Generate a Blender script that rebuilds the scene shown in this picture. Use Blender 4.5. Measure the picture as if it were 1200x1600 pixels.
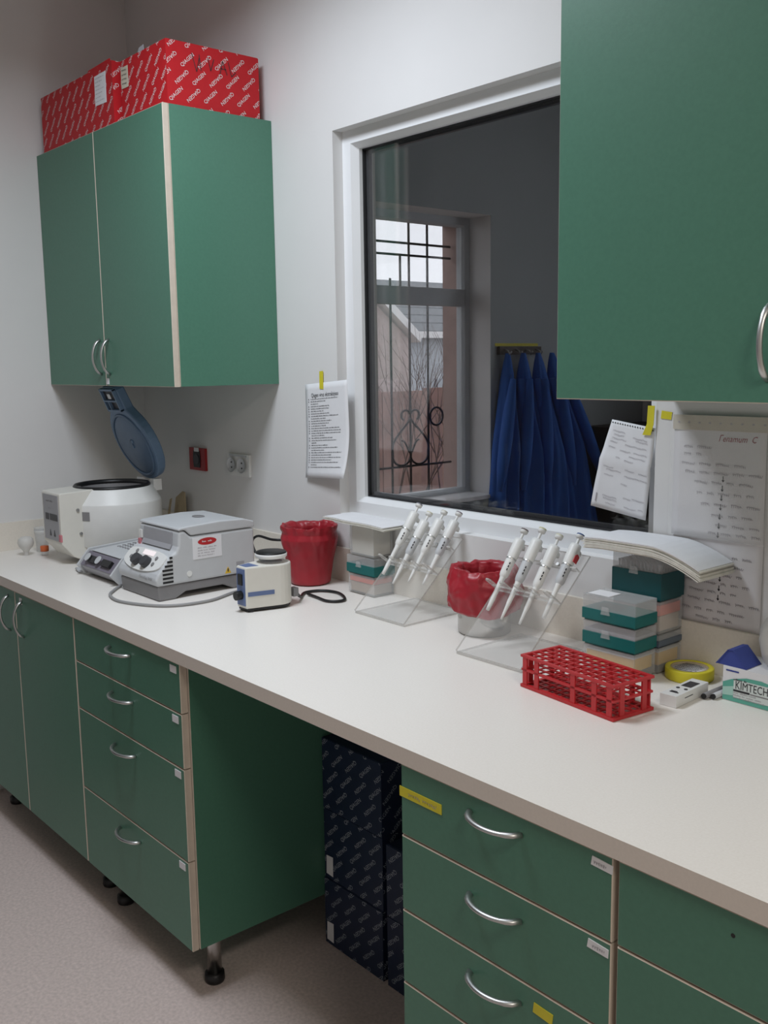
import bpy, bmesh, math, random
from mathutils import Vector, Matrix, noise
random.seed(7)
for o in list(bpy.data.objects): bpy.data.objects.remove(o, do_unlink=True)
S = bpy.context.scene
COL = S.collection
PI = math.pi

# ------------------------------------------------------------------ camera
cam_d = bpy.data.cameras.new('camera'); cam = bpy.data.objects.new('camera', cam_d); COL.objects.link(cam)
cam_d.sensor_fit = 'VERTICAL'; cam_d.sensor_height = 24.0; cam_d.sensor_width = 18.0
cam_d.lens = 1539.03 * 24.0 / 1600.0
cam_d.clip_start = 0.05; cam_d.clip_end = 200
_r = Vector((0.65159383, 0.75843144, -0.0143955)); _u = Vector((-0.10445181, 0.10850216, 0.9885935)); _f = Vector((-0.75134233, 0.64265779, -0.14991888))
cam.matrix_world = Matrix(((_r.x, _u.x, -_f.x, 3.5999), (_r.y, _u.y, -_f.y, -1.8377), (_r.z, _u.z, -_f.z, 1.5603), (0, 0, 0, 1)))
S.camera = cam
# ------------------------------------------------------------------ world, light, exposure
W = bpy.data.worlds.new('overcast_sky'); S.world = W; W.use_nodes = True
bg = W.node_tree.nodes['Background']; bg.inputs[0].default_value = (0.90, 0.89, 0.97, 1); bg.inputs[1].default_value = 1.55
S.view_settings.view_transform = 'Standard'; S.view_settings.look = 'None'
S.view_settings.exposure = 0.0; S.view_settings.gamma = 1.0; S.view_settings.use_curve_mapping = False
LAMPS = [(1.58, -0.98, 2.868, 0.56, 0.56, 25.0), (4.3, -1.5, 2.868, 0.56, 0.56, 22.0)]  # first lamp casts the main shadows; second is an added, unseen fill
for i, (lx, ly, lz, sx, sy, pw) in enumerate(LAMPS):
    ld = bpy.data.lights.new('fluorescent_and_fill_light', 'AREA'); ld.shape = 'RECTANGLE'; ld.size = sx; ld.size_y = sy
    ld.energy = pw; ld.spread = math.radians((164, 178)[i]); ld.color = ((0.905, 0.98, 1.08), (1.0, 0.93, 0.84))[i]
    lo = bpy.data.objects.new('fluorescent_and_fill_light', ld); COL.objects.link(lo); lo.location = (lx, ly, lz)

# ------------------------------------------------------------------ helpers
class MB:
    def __init__(s): s.v = []; s.f = []; s.m = []; s.s = []; s.M = Matrix()
    def add(s, vs, fs, m=0, smooth=False):
        b = len(s.v); s.v += [s.M @ Vector(v) for v in vs]
        for f in fs: s.f.append([b + i for i in f]); s.m.append(m); s.s.append(smooth)
        return s
    def box(s, x0, y0, z0, x1, y1, z1, m=0):
        v = [(x0,y0,z0),(x1,y0,z0),(x1,y1,z0),(x0,y1,z0),(x0,y0,z1),(x1,y0,z1),(x1,y1,z1),(x0,y1,z1)]
        mm = m if isinstance(m, (list, tuple)) else [m]*6     # order: bottom, top, front(-y), right(+x), back, left
        for q, k in zip([(0,3,2,1),(4,5,6,7),(0,1,5,4),(1,2,6,5),(2,3,7,6),(3,0,4,7)], mm): s.add([v[i] for i in q], [(0,1,2,3)], k)
        return s
    def prism(s, poly, a, b, axis='x', m=0, cap=None, smooth=False):
        """poly = [(p,q)] extruded along axis: x -> (y,z), y -> (x,z), z -> (x,y)"""
        def P(t, p, q): return {'x': (t,p,q), 'y': (p,t,q), 'z': (p,q,t)}[axis]
        n = len(poly); vs = [P(a,*p) for p in poly] + [P(b,*p) for p in poly]
        ar = sum(poly[i][0]*poly[(i+1)%n][1]-poly[(i+1)%n][0]*poly[i][1] for i in range(n))
        flip = (ar > 0) != (axis != 'y'); flip = flip != (b < a)
        c = m if cap is None else cap
        def o(f): return tuple(reversed(f)) if flip else tuple(f)
        base = len(s.v); s.v += [s.M @ Vector(v) for v in vs]
        def put(f, mm, sm): s.f.append([base+i for i in f]); s.m.append(mm); s.s.append(sm)
        put(o(range(n-1,-1,-1)), c, False); put(o(range(n, 2*n)), c, False)
        for i in range(n): put(o((i, (i+1)%n, n+(i+1)%n, n+i)), m, smooth)
        return s
    def lathe(s, prof, n=32, c=(0,0,0), m=0, smooth=True, fn=None, mfun=None):
        vs = []; k = len(prof)
        for (r, z) in prof:
            for i in range(n):
                a = 2*PI*i/n; rr, zz = (r, z) if fn is None else fn(a, r, z)
                vs.append((c[0]+rr*math.cos(a), c[1]+rr*math.sin(a), c[2]+zz))
        base = len(s.v); s.v += [s.M @ Vector(v) for v in vs]
        for j in range(k-1):
            for i in range(n):
                s.f.append([base+j*n+i, base+j*n+(i+1)%n, base+(j+1)*n+(i+1)%n, base+(j+1)*n+i]); s.m.append(m if mfun is None else mfun(j)); s.s.append(smooth)
        if prof[0][0] > 1e-6 and False: pass
        return s
    def disc(s, r, z, n=32, c=(0,0), m=0, up=True):
        idx = list(range(n)); 
        if not up: idx.reverse()
        return s.add([(c[0]+r*math.cos(2*PI*i/n), c[1]+r*math.sin(2*PI*i/n), z) for i in range(n)], [tuple(idx)], m)
    def tube(s, pts, r, n=8, m=0, closed=False, sx=1.0, sy=1.0):
        pts = [Vector(p) for p in pts]; k = len(pts); base = len(s.v); up = None
        for i, p in enumerate(pts):
            a = pts[(i-1) % k] if (closed or i > 0) else p; b = pts[(i+1) % k] if (closed or i < k-1) else p
            t = (b-a).normalized()
            if up is None: up = Vector((0,0,1)) if abs(t.z) < .9 else Vector((0,1,0))
            e1 = t.cross(up); e1.normalize(); e2 = e1.cross(t); up = e2
            rr = r[i] if isinstance(r, (list, tuple)) else r
            for j in range(n):
                w = 2*PI*j/n; s.v.append(s.M @ (p + e1*math.cos(w)*rr*sx + e2*math.sin(w)*rr*sy))
        for i in range(k if closed else k-1):
            for j in range(n):
                i2 = (i+1) % k
                s.f.append([base+i*n+j, base+i*n+(j+1)%n, base+i2*n+(j+1)%n, base+i2*n+j]); s.m.append(m); s.s.append(True)
        if not closed:
            s.f.append([base+j for j in range(n)][::-1]); s.m.append(m); s.s.append(False)
            s.f.append([base+(k-1)*n+j for j in range(n)]); s.m.append(m); s.s.append(False)
        return s
    def build(s, name, mats, parent=None, bevel=0, seg=2, loc=None, rot=None):
        me = bpy.data.meshes.new(name); me.from_pydata([tuple(v) for v in s.v], [], s.f)
        for m in (mats if isinstance(mats, (list, tuple)) else [mats]): me.materials.append(m)
        me.polygons.foreach_set('material_index', s.m); me.polygons.foreach_set('use_smooth', s.s)
        me.update()
        return link(name, me, parent, bevel, seg, loc, rot)
def link(name, me, parent=None, bevel=0, seg=2, loc=None, rot=None):
    o = bpy.data.objects.new(name, me); COL.objects.link(o)
    if parent: o.parent = parent
    if loc is not None: o.location = loc
    if rot is not None: o.rotation_euler = rot
    if bevel:
        b = o.modifiers.new('bevel', 'BEVEL'); b.width = bevel; b.segments = seg; b.limit_method = 'ANGLE'; b.angle_limit = math.radians(35); b.harden_normals = False
    return o
def tag(o, label, cat, group=None):
    o['label'] = label; o['category'] = cat
    if group: o['group'] = group
    return o
def thing(name, label, cat, loc=(0,0,0), rz=0.0, group=None):
    o = bpy.data.objects.new(name, None); COL.objects.link(o); o.empty_display_size = .05
    o.location = loc; o.rotation_euler = (0,0,rz); return tag(o, label, cat, group)
def struct(o): o['kind'] = 'structure'; return o
def box(name, a, b, mats, parent=None, bevel=0, **k): return MB().box(*a, *b).build(name, mats, parent, bevel, **k)

# ------------------------------------------------------------------ materials
def mat(name, col, rough=.5, metal=0.0, noise=0.0, nscale=40.0, bump=0.0, bscale=120.0, alpha=1.0, spec=.5, emit=None, estr=0.0, col2=None, trans=0.0, ior=1.45, sheen=0.0, sub=0.0):
    m = bpy.data.materials.new(name); m.use_nodes = True; nt = m.node_tree; N = nt.nodes; L = nt.links
    p = N['Principled BSDF']; p.inputs['Base Color'].default_value = (*col, 1); p.inputs['Roughness'].default_value = rough
    p.inputs['Metallic'].default_value = metal; p.inputs['Alpha'].default_value = alpha; p.inputs['Specular IOR Level'].default_value = spec
    p.inputs['IOR'].default_value = ior; p.inputs['Transmission Weight'].default_value = trans
    if emit: p.inputs['Emission Color'].default_value = (*emit, 1); p.inputs['Emission Strength'].default_value = estr
    if noise or bump: tc = N.new('ShaderNodeTexCoord')
    if noise:
        n = N.new('ShaderNodeTexNoise'); n.inputs['Scale'].default_value = nscale; n.inputs['Detail'].default_value = 4
        L.new(tc.outputs['Object'], n.inputs['Vector'])
        r = N.new('ShaderNodeValToRGB'); r.color_ramp.elements[0].position = .3; r.color_ramp.elements[1].position = .7
        c2 = col2 or tuple(max(0, c*(1-noise)) for c in col)
        r.color_ramp.elements[0].color = (*c2, 1); r.color_ramp.elements[1].color = (*(tuple(min(1, c*(1+noise*.5)) for c in col)), 1)
        L.new(n.outputs['Fac'], r.inputs['Fac']); L.new(r.outputs['Color'], p.inputs['Base Color'])
    if bump:
        n2 = N.new('ShaderNodeTexNoise'); n2.inputs['Scale'].default_value = bscale; n2.inputs['Detail'].default_value = 3
        L.new(tc.outputs['Object'], n2.inputs['Vector']); b = N.new('ShaderNodeBump'); b.inputs['Strength'].default_value = bump; b.inputs['Distance'].default_value = .002
        L.new(n2.outputs['Fac'], b.inputs['Height']); L.new(b.outputs['Normal'], p.inputs['Normal'])
    return m
def glass_mat(name, tint=(.955,.962,.96)):
    m = bpy.data.materials.new(name); m.use_nodes = True; nt = m.node_tree; N = nt.nodes; L = nt.links
    N.remove(N['Principled BSDF']); out = N['Material Output']
    g = N.new('ShaderNodeNewGeometry'); mi = N.new('ShaderNodeMix'); mi.data_type = 'FLOAT'
    mi.inputs[2].default_value = 1.52; mi.inputs[3].default_value = 1/1.52; L.new(g.outputs['Backfacing'], mi.inputs[0])
    fr = N.new('ShaderNodeFresnel'); L.new(mi.outputs[0], fr.inputs['IOR'])
    t = N.new('ShaderNodeBsdfTransparent'); t.inputs[0].default_value = (*tint, 1)
    gl = N.new('ShaderNodeBsdfGlossy'); gl.inputs['Roughness'].default_value = 0.0
    x = N.new('ShaderNodeMixShader'); L.new(fr.outputs[0], x.inputs[0]); L.new(t.outputs[0], x.inputs[1]); L.new(gl.outputs[0], x.inputs[2]); L.new(x.outputs[0], out.inputs['Surface'])
    return m
WALL = mat('wall_paint', (.745,.735,.725), .85, noise=.03, nscale=3, bump=.05, bscale=60)
CEIL = mat('ceiling_paint', (.82,.80,.77), .9, noise=.02, nscale=3)
FLOOR = mat('vinyl_floor', (.67,.56,.52), .45, noise=.16, nscale=110, bump=.03)
GREEN = mat('green_laminate', (.080,.210,.145), .40, noise=.05, nscale=140, bump=.03, bscale=300)
CREAM = mat('cream_edge', (.62,.54,.45), .5, noise=.05)
WOOD_IN = mat('carcass_inside', (.55,.52,.47), .6, noise=.05)
COUNTER = mat('cream_worktop', (.87,.835,.785), .33, noise=.03, nscale=260, col2=(.835,.795,.74))
SPLASH = mat('cream_upstand', (.80,.745,.66), .4, noise=.04, nscale=200)
PVC = mat('white_pvc', (.82,.83,.84), .3, noise=.02, nscale=5)
GASKET = mat('black_gasket', (.02,.02,.022), .5, noise=.1)
GLASS = glass_mat('window_glass')
STEEL = mat('brushed_steel', (.50,.49,.47), .2, 1.0, noise=.10, nscale=30)
CHROME = mat('satin_chrome', (.58,.58,.57), .40, 1.0, noise=.05)
BLACK = mat('black_plastic', (.012,.012,.013), .4, noise=.15)
DARK = mat('dark_grey_plastic', (.045,.045,.052), .45, noise=.1)
WHITE = mat('white_plastic', (.78,.78,.76), .4, noise=.02)
OFFW = mat('ivory_plastic', (.72,.70,.64), .42, noise=.02)
GREY1 = mat('light_grey_plastic', (.55,.565,.58), .42, noise=.02)
GREY2 = mat('mid_grey_plastic', (.23,.225,.23), .5, noise=.04)
GREY3 = mat('panel_grey', (.36,.36,.38), .5, noise=.03)
BLUEG = mat('blue_grey_plastic', (.14,.225,.345), .42, noise=.06)
BLUEG2 = mat('shaded_blue_grey_plastic', (.11,.18,.28), .38, noise=.06)  # darker copy of the lid blue: shading painted into the inner dish
BLUEP = mat('blue_panel', (.12,.17,.33), .45, noise=.04)
REDBAG = mat('red_bag_film', (.36,.018,.030), .38, noise=.18, nscale=14, bump=.35, bscale=35)
REDPL = mat('red_plastic', (.52,.025,.030), .38, noise=.06)
REDCARD = mat('red_cardboard', (.50,.009,.015), .55, noise=.05)
BLUECARD = mat('navy_cardboard', (.010,.020,.052), .5, noise=.08)
PRINTW = mat('white_print', (.72,.70,.70), .6, noise=.02)
PRINTG = mat('pale_print', (.33,.37,.42), .6, noise=.02)
INK = mat('black_ink', (.03,.03,.035), .7, noise=.05)
INKF = mat('faded_ink', (.42,.39,.42), .8, noise=.1)
INKR = mat('red_ink', (.35,.06,.08), .7, noise=.1)
PAPER = mat('white_paper', (.78,.78,.80), .8, noise=.02)
PAPERY = mat('aged_paper_edges', (.72,.70,.63), .85, noise=.10, nscale=60)
YTAPE = mat('yellow_tape', (.68,.60,.035), .5, noise=.05)
TEAL = mat('teal_plastic', (.004,.135,.130), .35, noise=.06)
TEALD = mat('dark_teal_plastic', (.004,.070,.078), .35, noise=.06)
CLEAR = mat('frosted_clear_plastic', (.76,.77,.77), .22, noise=.02, alpha=.24)
BEIGE = mat('beige_insert', (.60,.47,.36), .6, noise=.08)
CREAMF = mat('cream_insert', (.68,.63,.53), .6, noise=.05)
CLEAR2 = mat('clear_plastic', (.80,.80,.78), .12, noise=.02, alpha=.16)
ACRYL = mat('acrylic_sheet', (.86,.86,.84), .05, noise=.01, alpha=.10)
ACRYLE = mat('acrylic_edge', (.60,.59,.56), .12, noise=.02, alpha=.6)
FROST = mat('milky_plastic', (.72,.71,.68), .35, noise=.03, alpha=.72)
ORANGE = mat('orange_plastic', (.72,.16,.05), .45, noise=.05)
ORANGET = mat('orange_tip_tray', (.85,.13,.04), .45, noise=.05)
YELLOWT = mat('yellow_tips', (.78,.46,.02), .45, noise=.08)
TIPGREY = mat('grey_tips', (.33,.34,.38), .5, noise=.1)
BLUEPAP = mat('blue_card', (.045,.07,.30), .6, noise=.06)
GOWN = mat('blue_gown_cloth', (.028,.12,.44), .85, noise=.12, nscale=9, bump=.2, bscale=40)
KIMG = mat('kim_green', (.12,.42,.33), .5, noise=.04)
KIML = mat('kim_pale_green', (.42,.66,.58), .5, noise=.04)
BROWNSTUCCO = mat('brown_stucco', (.40,.29,.26), .9, noise=.12, nscale=12, bump=.4, bscale=80)
FENCE = mat('brown_board_wall', (.27,.165,.14), .9, noise=.25, nscale=6)
ROOF = mat('grey_roof_tiles', (.20,.21,.22), .85, noise=.15, nscale=14)
HOUSEW = mat('pale_blue_render', (.56,.61,.66), .9, noise=.06, nscale=4)
HOUSEW2 = mat('white_fascia', (.80,.80,.80), .7, noise=.03)
BARK = mat('bare_bark', (.13,.09,.075), .9, noise=.2)
IRON = mat('painted_iron', (.035,.025,.024), .55, noise=.2)
SOIL = mat('winter_soil', (.22,.17,.13), .95, noise=.3, nscale=8)
ANNEXF = mat('grey_frame', (.55,.58,.60), .45, noise=.03)
CARDB = mat('beige_cardboard', (.46,.37,.24), .8, noise=.12)
REDSOCK = mat('red_socket', (.33,.020,.022), .4, noise=.08)
PINK = mat('pink_sticker', (.62,.22,.25), .6, noise=.05)
LCD = mat('lit_display', (.85,.78,.78), .4, noise=.01, emit=(1,.86,.86), estr=.35)
AMBER = mat('amber_sticker', (.75,.48,.03), .5, noise=.04)
GREYCABLE = mat('grey_cable', (.30,.30,.30), .45, noise=.05)

# ------------------------------------------------------------------ text
_tc = {}
def text_geo(s, size=1.0, shear=0.0):
    k = (s, shear)
    if k not in _tc:
        c = bpy.data.curves.new('text', 'FONT'); c.body = s; c.size = 1.0; c.resolution_u = 2; c.shear = shear; c.align_x = 'CENTER'; c.align_y = 'CENTER'
        o = bpy.data.objects.new('text', c); COL.objects.link(o); bpy.context.view_layer.update()
        dg = bpy.context.evaluated_depsgraph_get(); e = o.evaluated_get(dg); me = e.to_mesh()
        _tc[k] = ([(v.co.x, v.co.y) for v in me.vertices], [tuple(p.vertices) for p in me.polygons])
        e.to_mesh_clear(); bpy.data.objects.remove(o); bpy.data.curves.remove(c)
    v, f = _tc[k]
    return [(x*size, y*size) for x, y in v], f
class Flat:
    """2-D print (u right, v up) later mapped on to a surface"""
    def __init__(s): s.v = []; s.f = []
    def put(s, vs, fs, u=0, v=0, ang=0.0, sx=1.0):
        b = len(s.v); ca, sa = math.cos(ang), math.sin(ang)
        s.v += [(u+(x*sx)*ca-y*sa, v+(x*sx)*sa+y*ca) for x, y in vs]; s.f += [tuple(b+i for i in f) for f in fs]; return s
    def text(s, t, size, u, v, ang=0.0, shear=0.0, sx=1.0): return s.put(*text_geo(t, size, shear), u, v, ang, sx)
    def rect(s, u0, v0, u1, v1, ang=0.0, c=None):
        cu, cv = (u0+u1)/2, (v0+v1)/2; a, b = (u1-u0)/2, (v1-v0)/2
        return s.put([(-a,-b),(a,-b),(a,b),(-a,b)], [(0,1,2,3)], cu, cv, ang)
    def poly(s, pts): return s.put(pts, [tuple(range(len(pts)))])
    def oval(s, u, v, a, b, n=28): return s.poly([(u+a*math.cos(2*PI*i/n), v+b*math.sin(2*PI*i/n)) for i in range(n)])
    def words(s, u0, u1, v, h, rnd, ang=0.0):
        """an unreadable typed line: word-sized bars with a ragged top"""
        u = u0
        while u < u1:
            w = min(rnd.uniform(2.2, 6)*h, u1-u)
            if w < h*.5: break
            k = max(1, int(w/(h*.62)))
            for i in range(k):
                hh = h*rnd.choice((.62,.62,.7,1.0)); a = u+i*h*.62; s.rect(a, v-h*.31, a+h*.42, v-h*.31+hh*.9)
            u += w+h*.45
        return s
    def scrib(s, u, v, w, h, rnd, t=.0006, ang=0.0):
        """a handwritten word: one looping stroke"""
        n = max(6, int(w/h*5)); pts = []
        for i in range(n+1):
            a = i/n; x = a*w + .25*h*math.sin(i*1.9); y = h*.5*(math.sin(i*2.1+rnd.random()*.8)*rnd.uniform(.5,1.0)); pts.append((x, y))
        ca, sa = math.cos(ang), math.sin(ang); pts = [(u+x*ca-y*sa, v+x*sa+y*ca) for x, y in pts]
        for (x0,y0),(x1,y1) in zip(pts, pts[1:]):
            d = math.hypot(x1-x0, y1-y0) or 1; nx, ny = -(y1-y0)/d*t/2, (x1-x0)/d*t/2
            s.put([(x0+nx,y0+ny),(x0-nx,y0-ny),(x1-nx,y1-ny),(x1+nx,y1+ny)], [(0,1,2,3)])
        return s
    def clip(s, u0, v0, u1, v1):
        bm = bmesh.new(); vs = [bm.verts.new((x,y,0)) for x, y in s.v]
        for f in s.f:
            try: bm.faces.new([vs[i] for i in f])
            except ValueError: pass
        for co, no in (((u0,0,0),(-1,0,0)),((u1,0,0),(1,0,0)),((0,v0,0),(0,-1,0)),((0,v1,0),(0,1,0))):
            bmesh.ops.bisect_plane(bm, geom=bm.verts[:]+bm.edges[:]+bm.faces[:], plane_co=co, plane_no=no, clear_outer=True)
        bm.verts.index_update(); s.v = [(v.co.x, v.co.y) for v in bm.verts]; s.f = [tuple(v.index for v in f.verts) for f in bm.faces]; bm.free(); return s
    def on(s, name, m, parent, fn):
        me = bpy.data.meshes.new(name); me.from_pydata([tuple(fn(u, v)) for u, v in s.v], [], s.f); me.materials.append(m); me.update()
        o = link(name, me, parent)
        if len(s.f) > 1: o['kind'] = 'stuff'
        return o
def front(y, off=.0006): return lambda u, v: (u, y-off, v)          # a face looking to -y: u = x, v = z
def right(x, off=.0006): return lambda u, v: (x+off, u, v)          # a face looking to +x: u = y, v = z
def top(z, off=.0006): return lambda u, v: (u, v, z+off)

# ================================================================== the setting
XR, YF, YA, ZC = 5.3, -3.4, 3.35, 2.93
struct(box('floor', (-.0, YF, -.06), (XR, YA, 0), FLOOR))
struct(box('ceiling', (-.0, YF, ZC), (XR, YA, ZC+.06), CEIL))
struct(box('wall_right', (XR, YF, 0), (XR+.1, YA, ZC), WALL))
struct(box('wall_front', (0, YF-.1, 0), (XR, YF, ZC), WALL))
FX0, FX1, FZ0, FZ1 = .9, 3.1, .8, 2.4                    # unseen opening added in the far wall to bring daylight onto the gowns
b = MB()
for a in ((0,0,FX0,ZC),(FX1,0,XR,ZC),(FX0,0,FX1,FZ0),(FX0,FZ1,FX1,ZC)): b.box(a[0],YA,a[1],a[2],YA+.1,a[3])
struct(b.build('wall_far', WALL))
WX0, WX1, WZ0, WZ1 = 1.2455, 2.3615, 1.106, 2.2258      # opening of the interior window
b = MB()
for a in ((0,0,WX0,ZC),(WX1,0,XR,ZC),(WX0,0,WX1,WZ0),(WX0,WZ1,WX1,ZC)): b.box(a[0],0,a[1],a[2],.16,a[3])
struct(b.build('wall_back', WALL))
AY0, AY1, AZ0, AZ1 = .95, 1.99, .84, 2.30               # opening of the outer window in the left wall
b = MB()
for a in ((YF,0,AY0,ZC),(AY1,0,YA,ZC),(AY0,0,AY1,AZ0),(AY0,AZ1,AY1,ZC)): b.box(-.21,a[0],a[1],0,a[2],a[3])
struct(b.build('wall_left', WALL))
b = MB()                                                # blue-grey skin over the next room's side, darkened to dim that wall
for a in ((.161,0,AY0,ZC),(AY1,0,YA-.001,ZC),(AY0,0,AY1,AZ0),(AY0,AZ1,AY1,ZC)): b.box(.0002,a[0],a[1],.004,a[2],a[3])
struct(b.build('wall_annex', mat('dimmed_blue_grey', (.40,.435,.45), .85, noise=.03, nscale=3)))
b = MB()
for a in ((YF,-.4,AY0-.0,ZC+.3),(AY1-.015,-.4,YA,ZC+.3),(AY0,-.4,AY1,AZ0),(AY0,AZ1-.02,AY1,ZC+.3)): b.box(-.34,a[0],a[1],-.211,a[2],a[3])
struct(b.build('wall_outer', BROWNSTUCCO))

# interior window: four mitred members, gaskets, two panes
def frame_ring(name, x0, x1, z0, z1, w, ya, yb, m, parent, ch=.010, axis='y'):
    """four mitred members of a rectangular frame; each its own mesh"""
    outs = [(x0,z0),(x1,z0),(x1,z1),(x0,z1)]; ins = [(x0+w,z0+w),(x1-w,z0+w),(x1-w,z1-w),(x0+w,z1-w)]; mid = [(x0+w-ch,z0+w-ch),(x1-w+ch,z0+w-ch),(x1-w+ch,z1-w+ch),(x0+w-ch,z1-w+ch)]
    res = []
    for i in range(4):
        j = (i+1) % 4; g = MB()
        def P(p, y): return (p[0], y, p[1]) if axis == 'y' else (y, p[0], p[1])
        vs = [P(outs[i],ya),P(outs[j],ya),P(mid[j],ya),P(mid[i],ya),P(ins[i],ya+(yb-ya)*.3),P(ins[j],ya+(yb-ya)*.3),P(ins[i],yb),P(ins[j],yb),P(outs[i],yb),P(outs[j],yb)]
        g.add(vs, [(0,1,2,3),(3,2,5,4),(4,5,7,6),(6,7,9,8),(8,9,1,0),(0,3,4,6,8),(1,9,7,5,2)])
        res.append(g.build(name, m, parent))
    return res
win = struct(thing('window_1', '', '')); del win['label']; del win['category']
frame_ring('frame_member', WX0, WX1, WZ0, WZ1, .050, .036, .11, PVC, win, .013)
GX0, GX1, GZ0, GZ1 = WX0+.049, WX1-.049, WZ0+.062, WZ1-.058
frame_ring('glazing_gasket', WX0+.047, WX1-.047, WZ0+.047, WZ1-.047, .006, .070, .082, GASKET, win, .001)
box('glass_pane', (WX0+.05,.0765,WZ0+.05), (WX1-.05,.0805,WZ1-.05), GLASS, win)
box('glass_pane', (WX0+.05,.0985,WZ0+.05), (WX1-.05,.1025,WZ1-.05), GLASS, win)
b = MB(); b.box(WX0+.05,.083,WZ0+.05,WX1-.05,.096,WZ0+.064); b.box(WX0+.05,.083,WZ1-.062,WX1-.05,.096,WZ1-.05); b.box(WX0+.05,.083,WZ0+.05,WX0+.062,.096,WZ1-.05); b.box(WX1-.062,.083,WZ0+.05,WX1-.05,.096,WZ1-.05)
b.build('spacer_bar', mat('spacer', (.10,.10,.11), .4, .6, noise=.05), win)

# outer window of the next room
win2 = struct(thing('window_2', '', '')); del win2['label']; del win2['category']
frame_ring('frame_member', AY0, AY1, AZ0, AZ1, .045, -.150, -.205, ANNEXF, win2, .008, axis='x')
box('transom', (-.2,AY0+.03,1.848), (-.15,AY1-.03,1.935), ANNEXF, win2, .004)
box('glass_pane', (-.182,AY0+.04,AZ0+.04), (-.178,AY1-.04,1.85), GLASS, win2)
box('glass_pane', (-.182,AY0+.04,1.933), (-.178,AY1-.04,AZ1-.04), GLASS, win2)
box('inner_sill', (-.15,AY0,AZ0), (.03,AY1,AZ0+.02), PVC, win2, .004)

added_win = struct(thing('added_window', '', '')); del added_win['label']; del added_win['category']  # window added out of sight as a daylight source for the next room
frame_ring('frame_member', FX0, FX1, FZ0, FZ1, .06, YA+.02, YA+.08, ANNEXF, added_win, .008)
box('glass_pane', (FX0+.05,YA+.05,FZ0+.05), (FX1-.05,YA+.054,FZ1-.05), GLASS, added_win)

# ================================================================== cabinets
def front_panel(name, x0, x1, z0, z1, parent, yb, t=.018):
    """laminate front with a cream edge band, in its own coordinates"""
    e = .0016; yf = yb-t; g = MB()
    v = [(x0,yb,z0),(x1,yb,z0),(x1,yb,z1),(x0,yb,z1),(x0,yf+e,z0),(x1,yf+e,z0),(x1,yf+e,z1),(x0,yf+e,z1),(x0+e,yf,z0+e),(x1-e,yf,z0+e),(x1-e,yf,z1-e),(x0+e,yf,z1-e)]
    g.add(v, [(8,9,10,11)], 0); g.add(v, [(3,2,1,0)], 0)
    g.add(v, [(4,5,9,8),(5,6,10,9),(6,7,11,10),(7,4,8,11),(0,1,5,4),(1,2,6,5),(2,3,7,6),(3,0,4,7)], 1)
    return g.build(name, [GREEN, CREAM], parent)
def carcass(parent, x0, x1, yb, yf, z0, z1, top_panel=True):
    """five boards: green outside, cream front edges"""
    t = .016
    for nm, a, c in (('side_panel',(x0,yf,z0),(x0+t,yb,z1)),('side_panel',(x1-t,yf,z0),(x1,yb,z1)),('bottom_panel',(x0+t,yf,z0),(x1-t,yb,z0+t)),('top_panel',(x0+t,yf,z1-t),(x1-t,yb,z1)),('back_panel',(x0+t,yb-.006,z0+t),(x1-t,yb,z1-t))):
        MB().box(*a, *c, m=[0,0,1,0,0,0]).build(nm, [GREEN, CREAM], parent)
def bow_handle(parent, c, L=.118, vert=False, out=.030):
    g = MB(); pts = []; rr = []
    for i in range(15):
        t = i/14; a = (t-.5)*L; d = -out*(1-(2*t-1)**2)**.62 if 0 < t < 1 else 0.0
        pts.append((c[0], c[1]+d, c[2]+a) if vert else (c[0]+a, c[1]+d, c[2])); rr.append(.0052 if 2 < i < 12 else .0062)
    g.tube(pts, rr, 10, sx=1.0, sy=.75); return g.build('handle', CHROME, parent)
def foot(parent, x, y, h):
    f = MB().lathe([(0,.02),(.019,.02),(.019,h)], 20, (x,y,0)).build('leg', STEEL, parent)
    g = MB().lathe([(0,.0005),(.024,.0005),(.026,.006),(.025,.024),(.019,.026)], 20, (x,y,0)); g.build('foot_cap', BLACK, f)
ZB, ZT, YD = .134, .866, -.7346
# double-door base cabinet in the corner
c = thing('base_cabinet', 'green double-door base cabinet at the far left end of the worktop', 'cabinet', (.09,0,0))
carcass(c, 0, .891, -.06, YD, ZB, ZT)
for (a, d) in ((0.001,.4435),(.4475,.8885)):
    p = front_panel('door', a, d, ZB-.002, ZT-.002, c, YD-.001)
    bow_handle(p, ((a+d)/2+(.165 if a < .1 else -.165), YD-.018, .785), .115, True)
    if a > .1: box('label', (.485,YD-.0205,.832), (.505,YD-.019,.852), PAPER, p)
for x in (.06,.83):
    for y in (-.66,-.12): foot(c, x, y, ZB)
# drawer unit left of the knee space
c = thing('drawer_cabinet', 'green four-drawer base cabinet left of the knee space', 'cabinet', (.983,0,0))
carcass(c, 0, .608, -.06, YD, ZB, ZT)
for (a, d) in ((.7435,.865),(.605,.7405),(.3675,.602),(.131,.3645)):
    p = front_panel('drawer', .0015, .6005, a, d, c, YD-.001)
    hz = d-.035 if d > .7 else d-.042
    bow_handle(p, (.287, YD-.018, hz))
    box('label', (.556,YD-.0205,d-.026), (.585,YD-.019,d-.008), PAPER, p)
for x in (.06,.56):
    for y in (-.672,-.12): foot(c, x, y, ZB)
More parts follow.
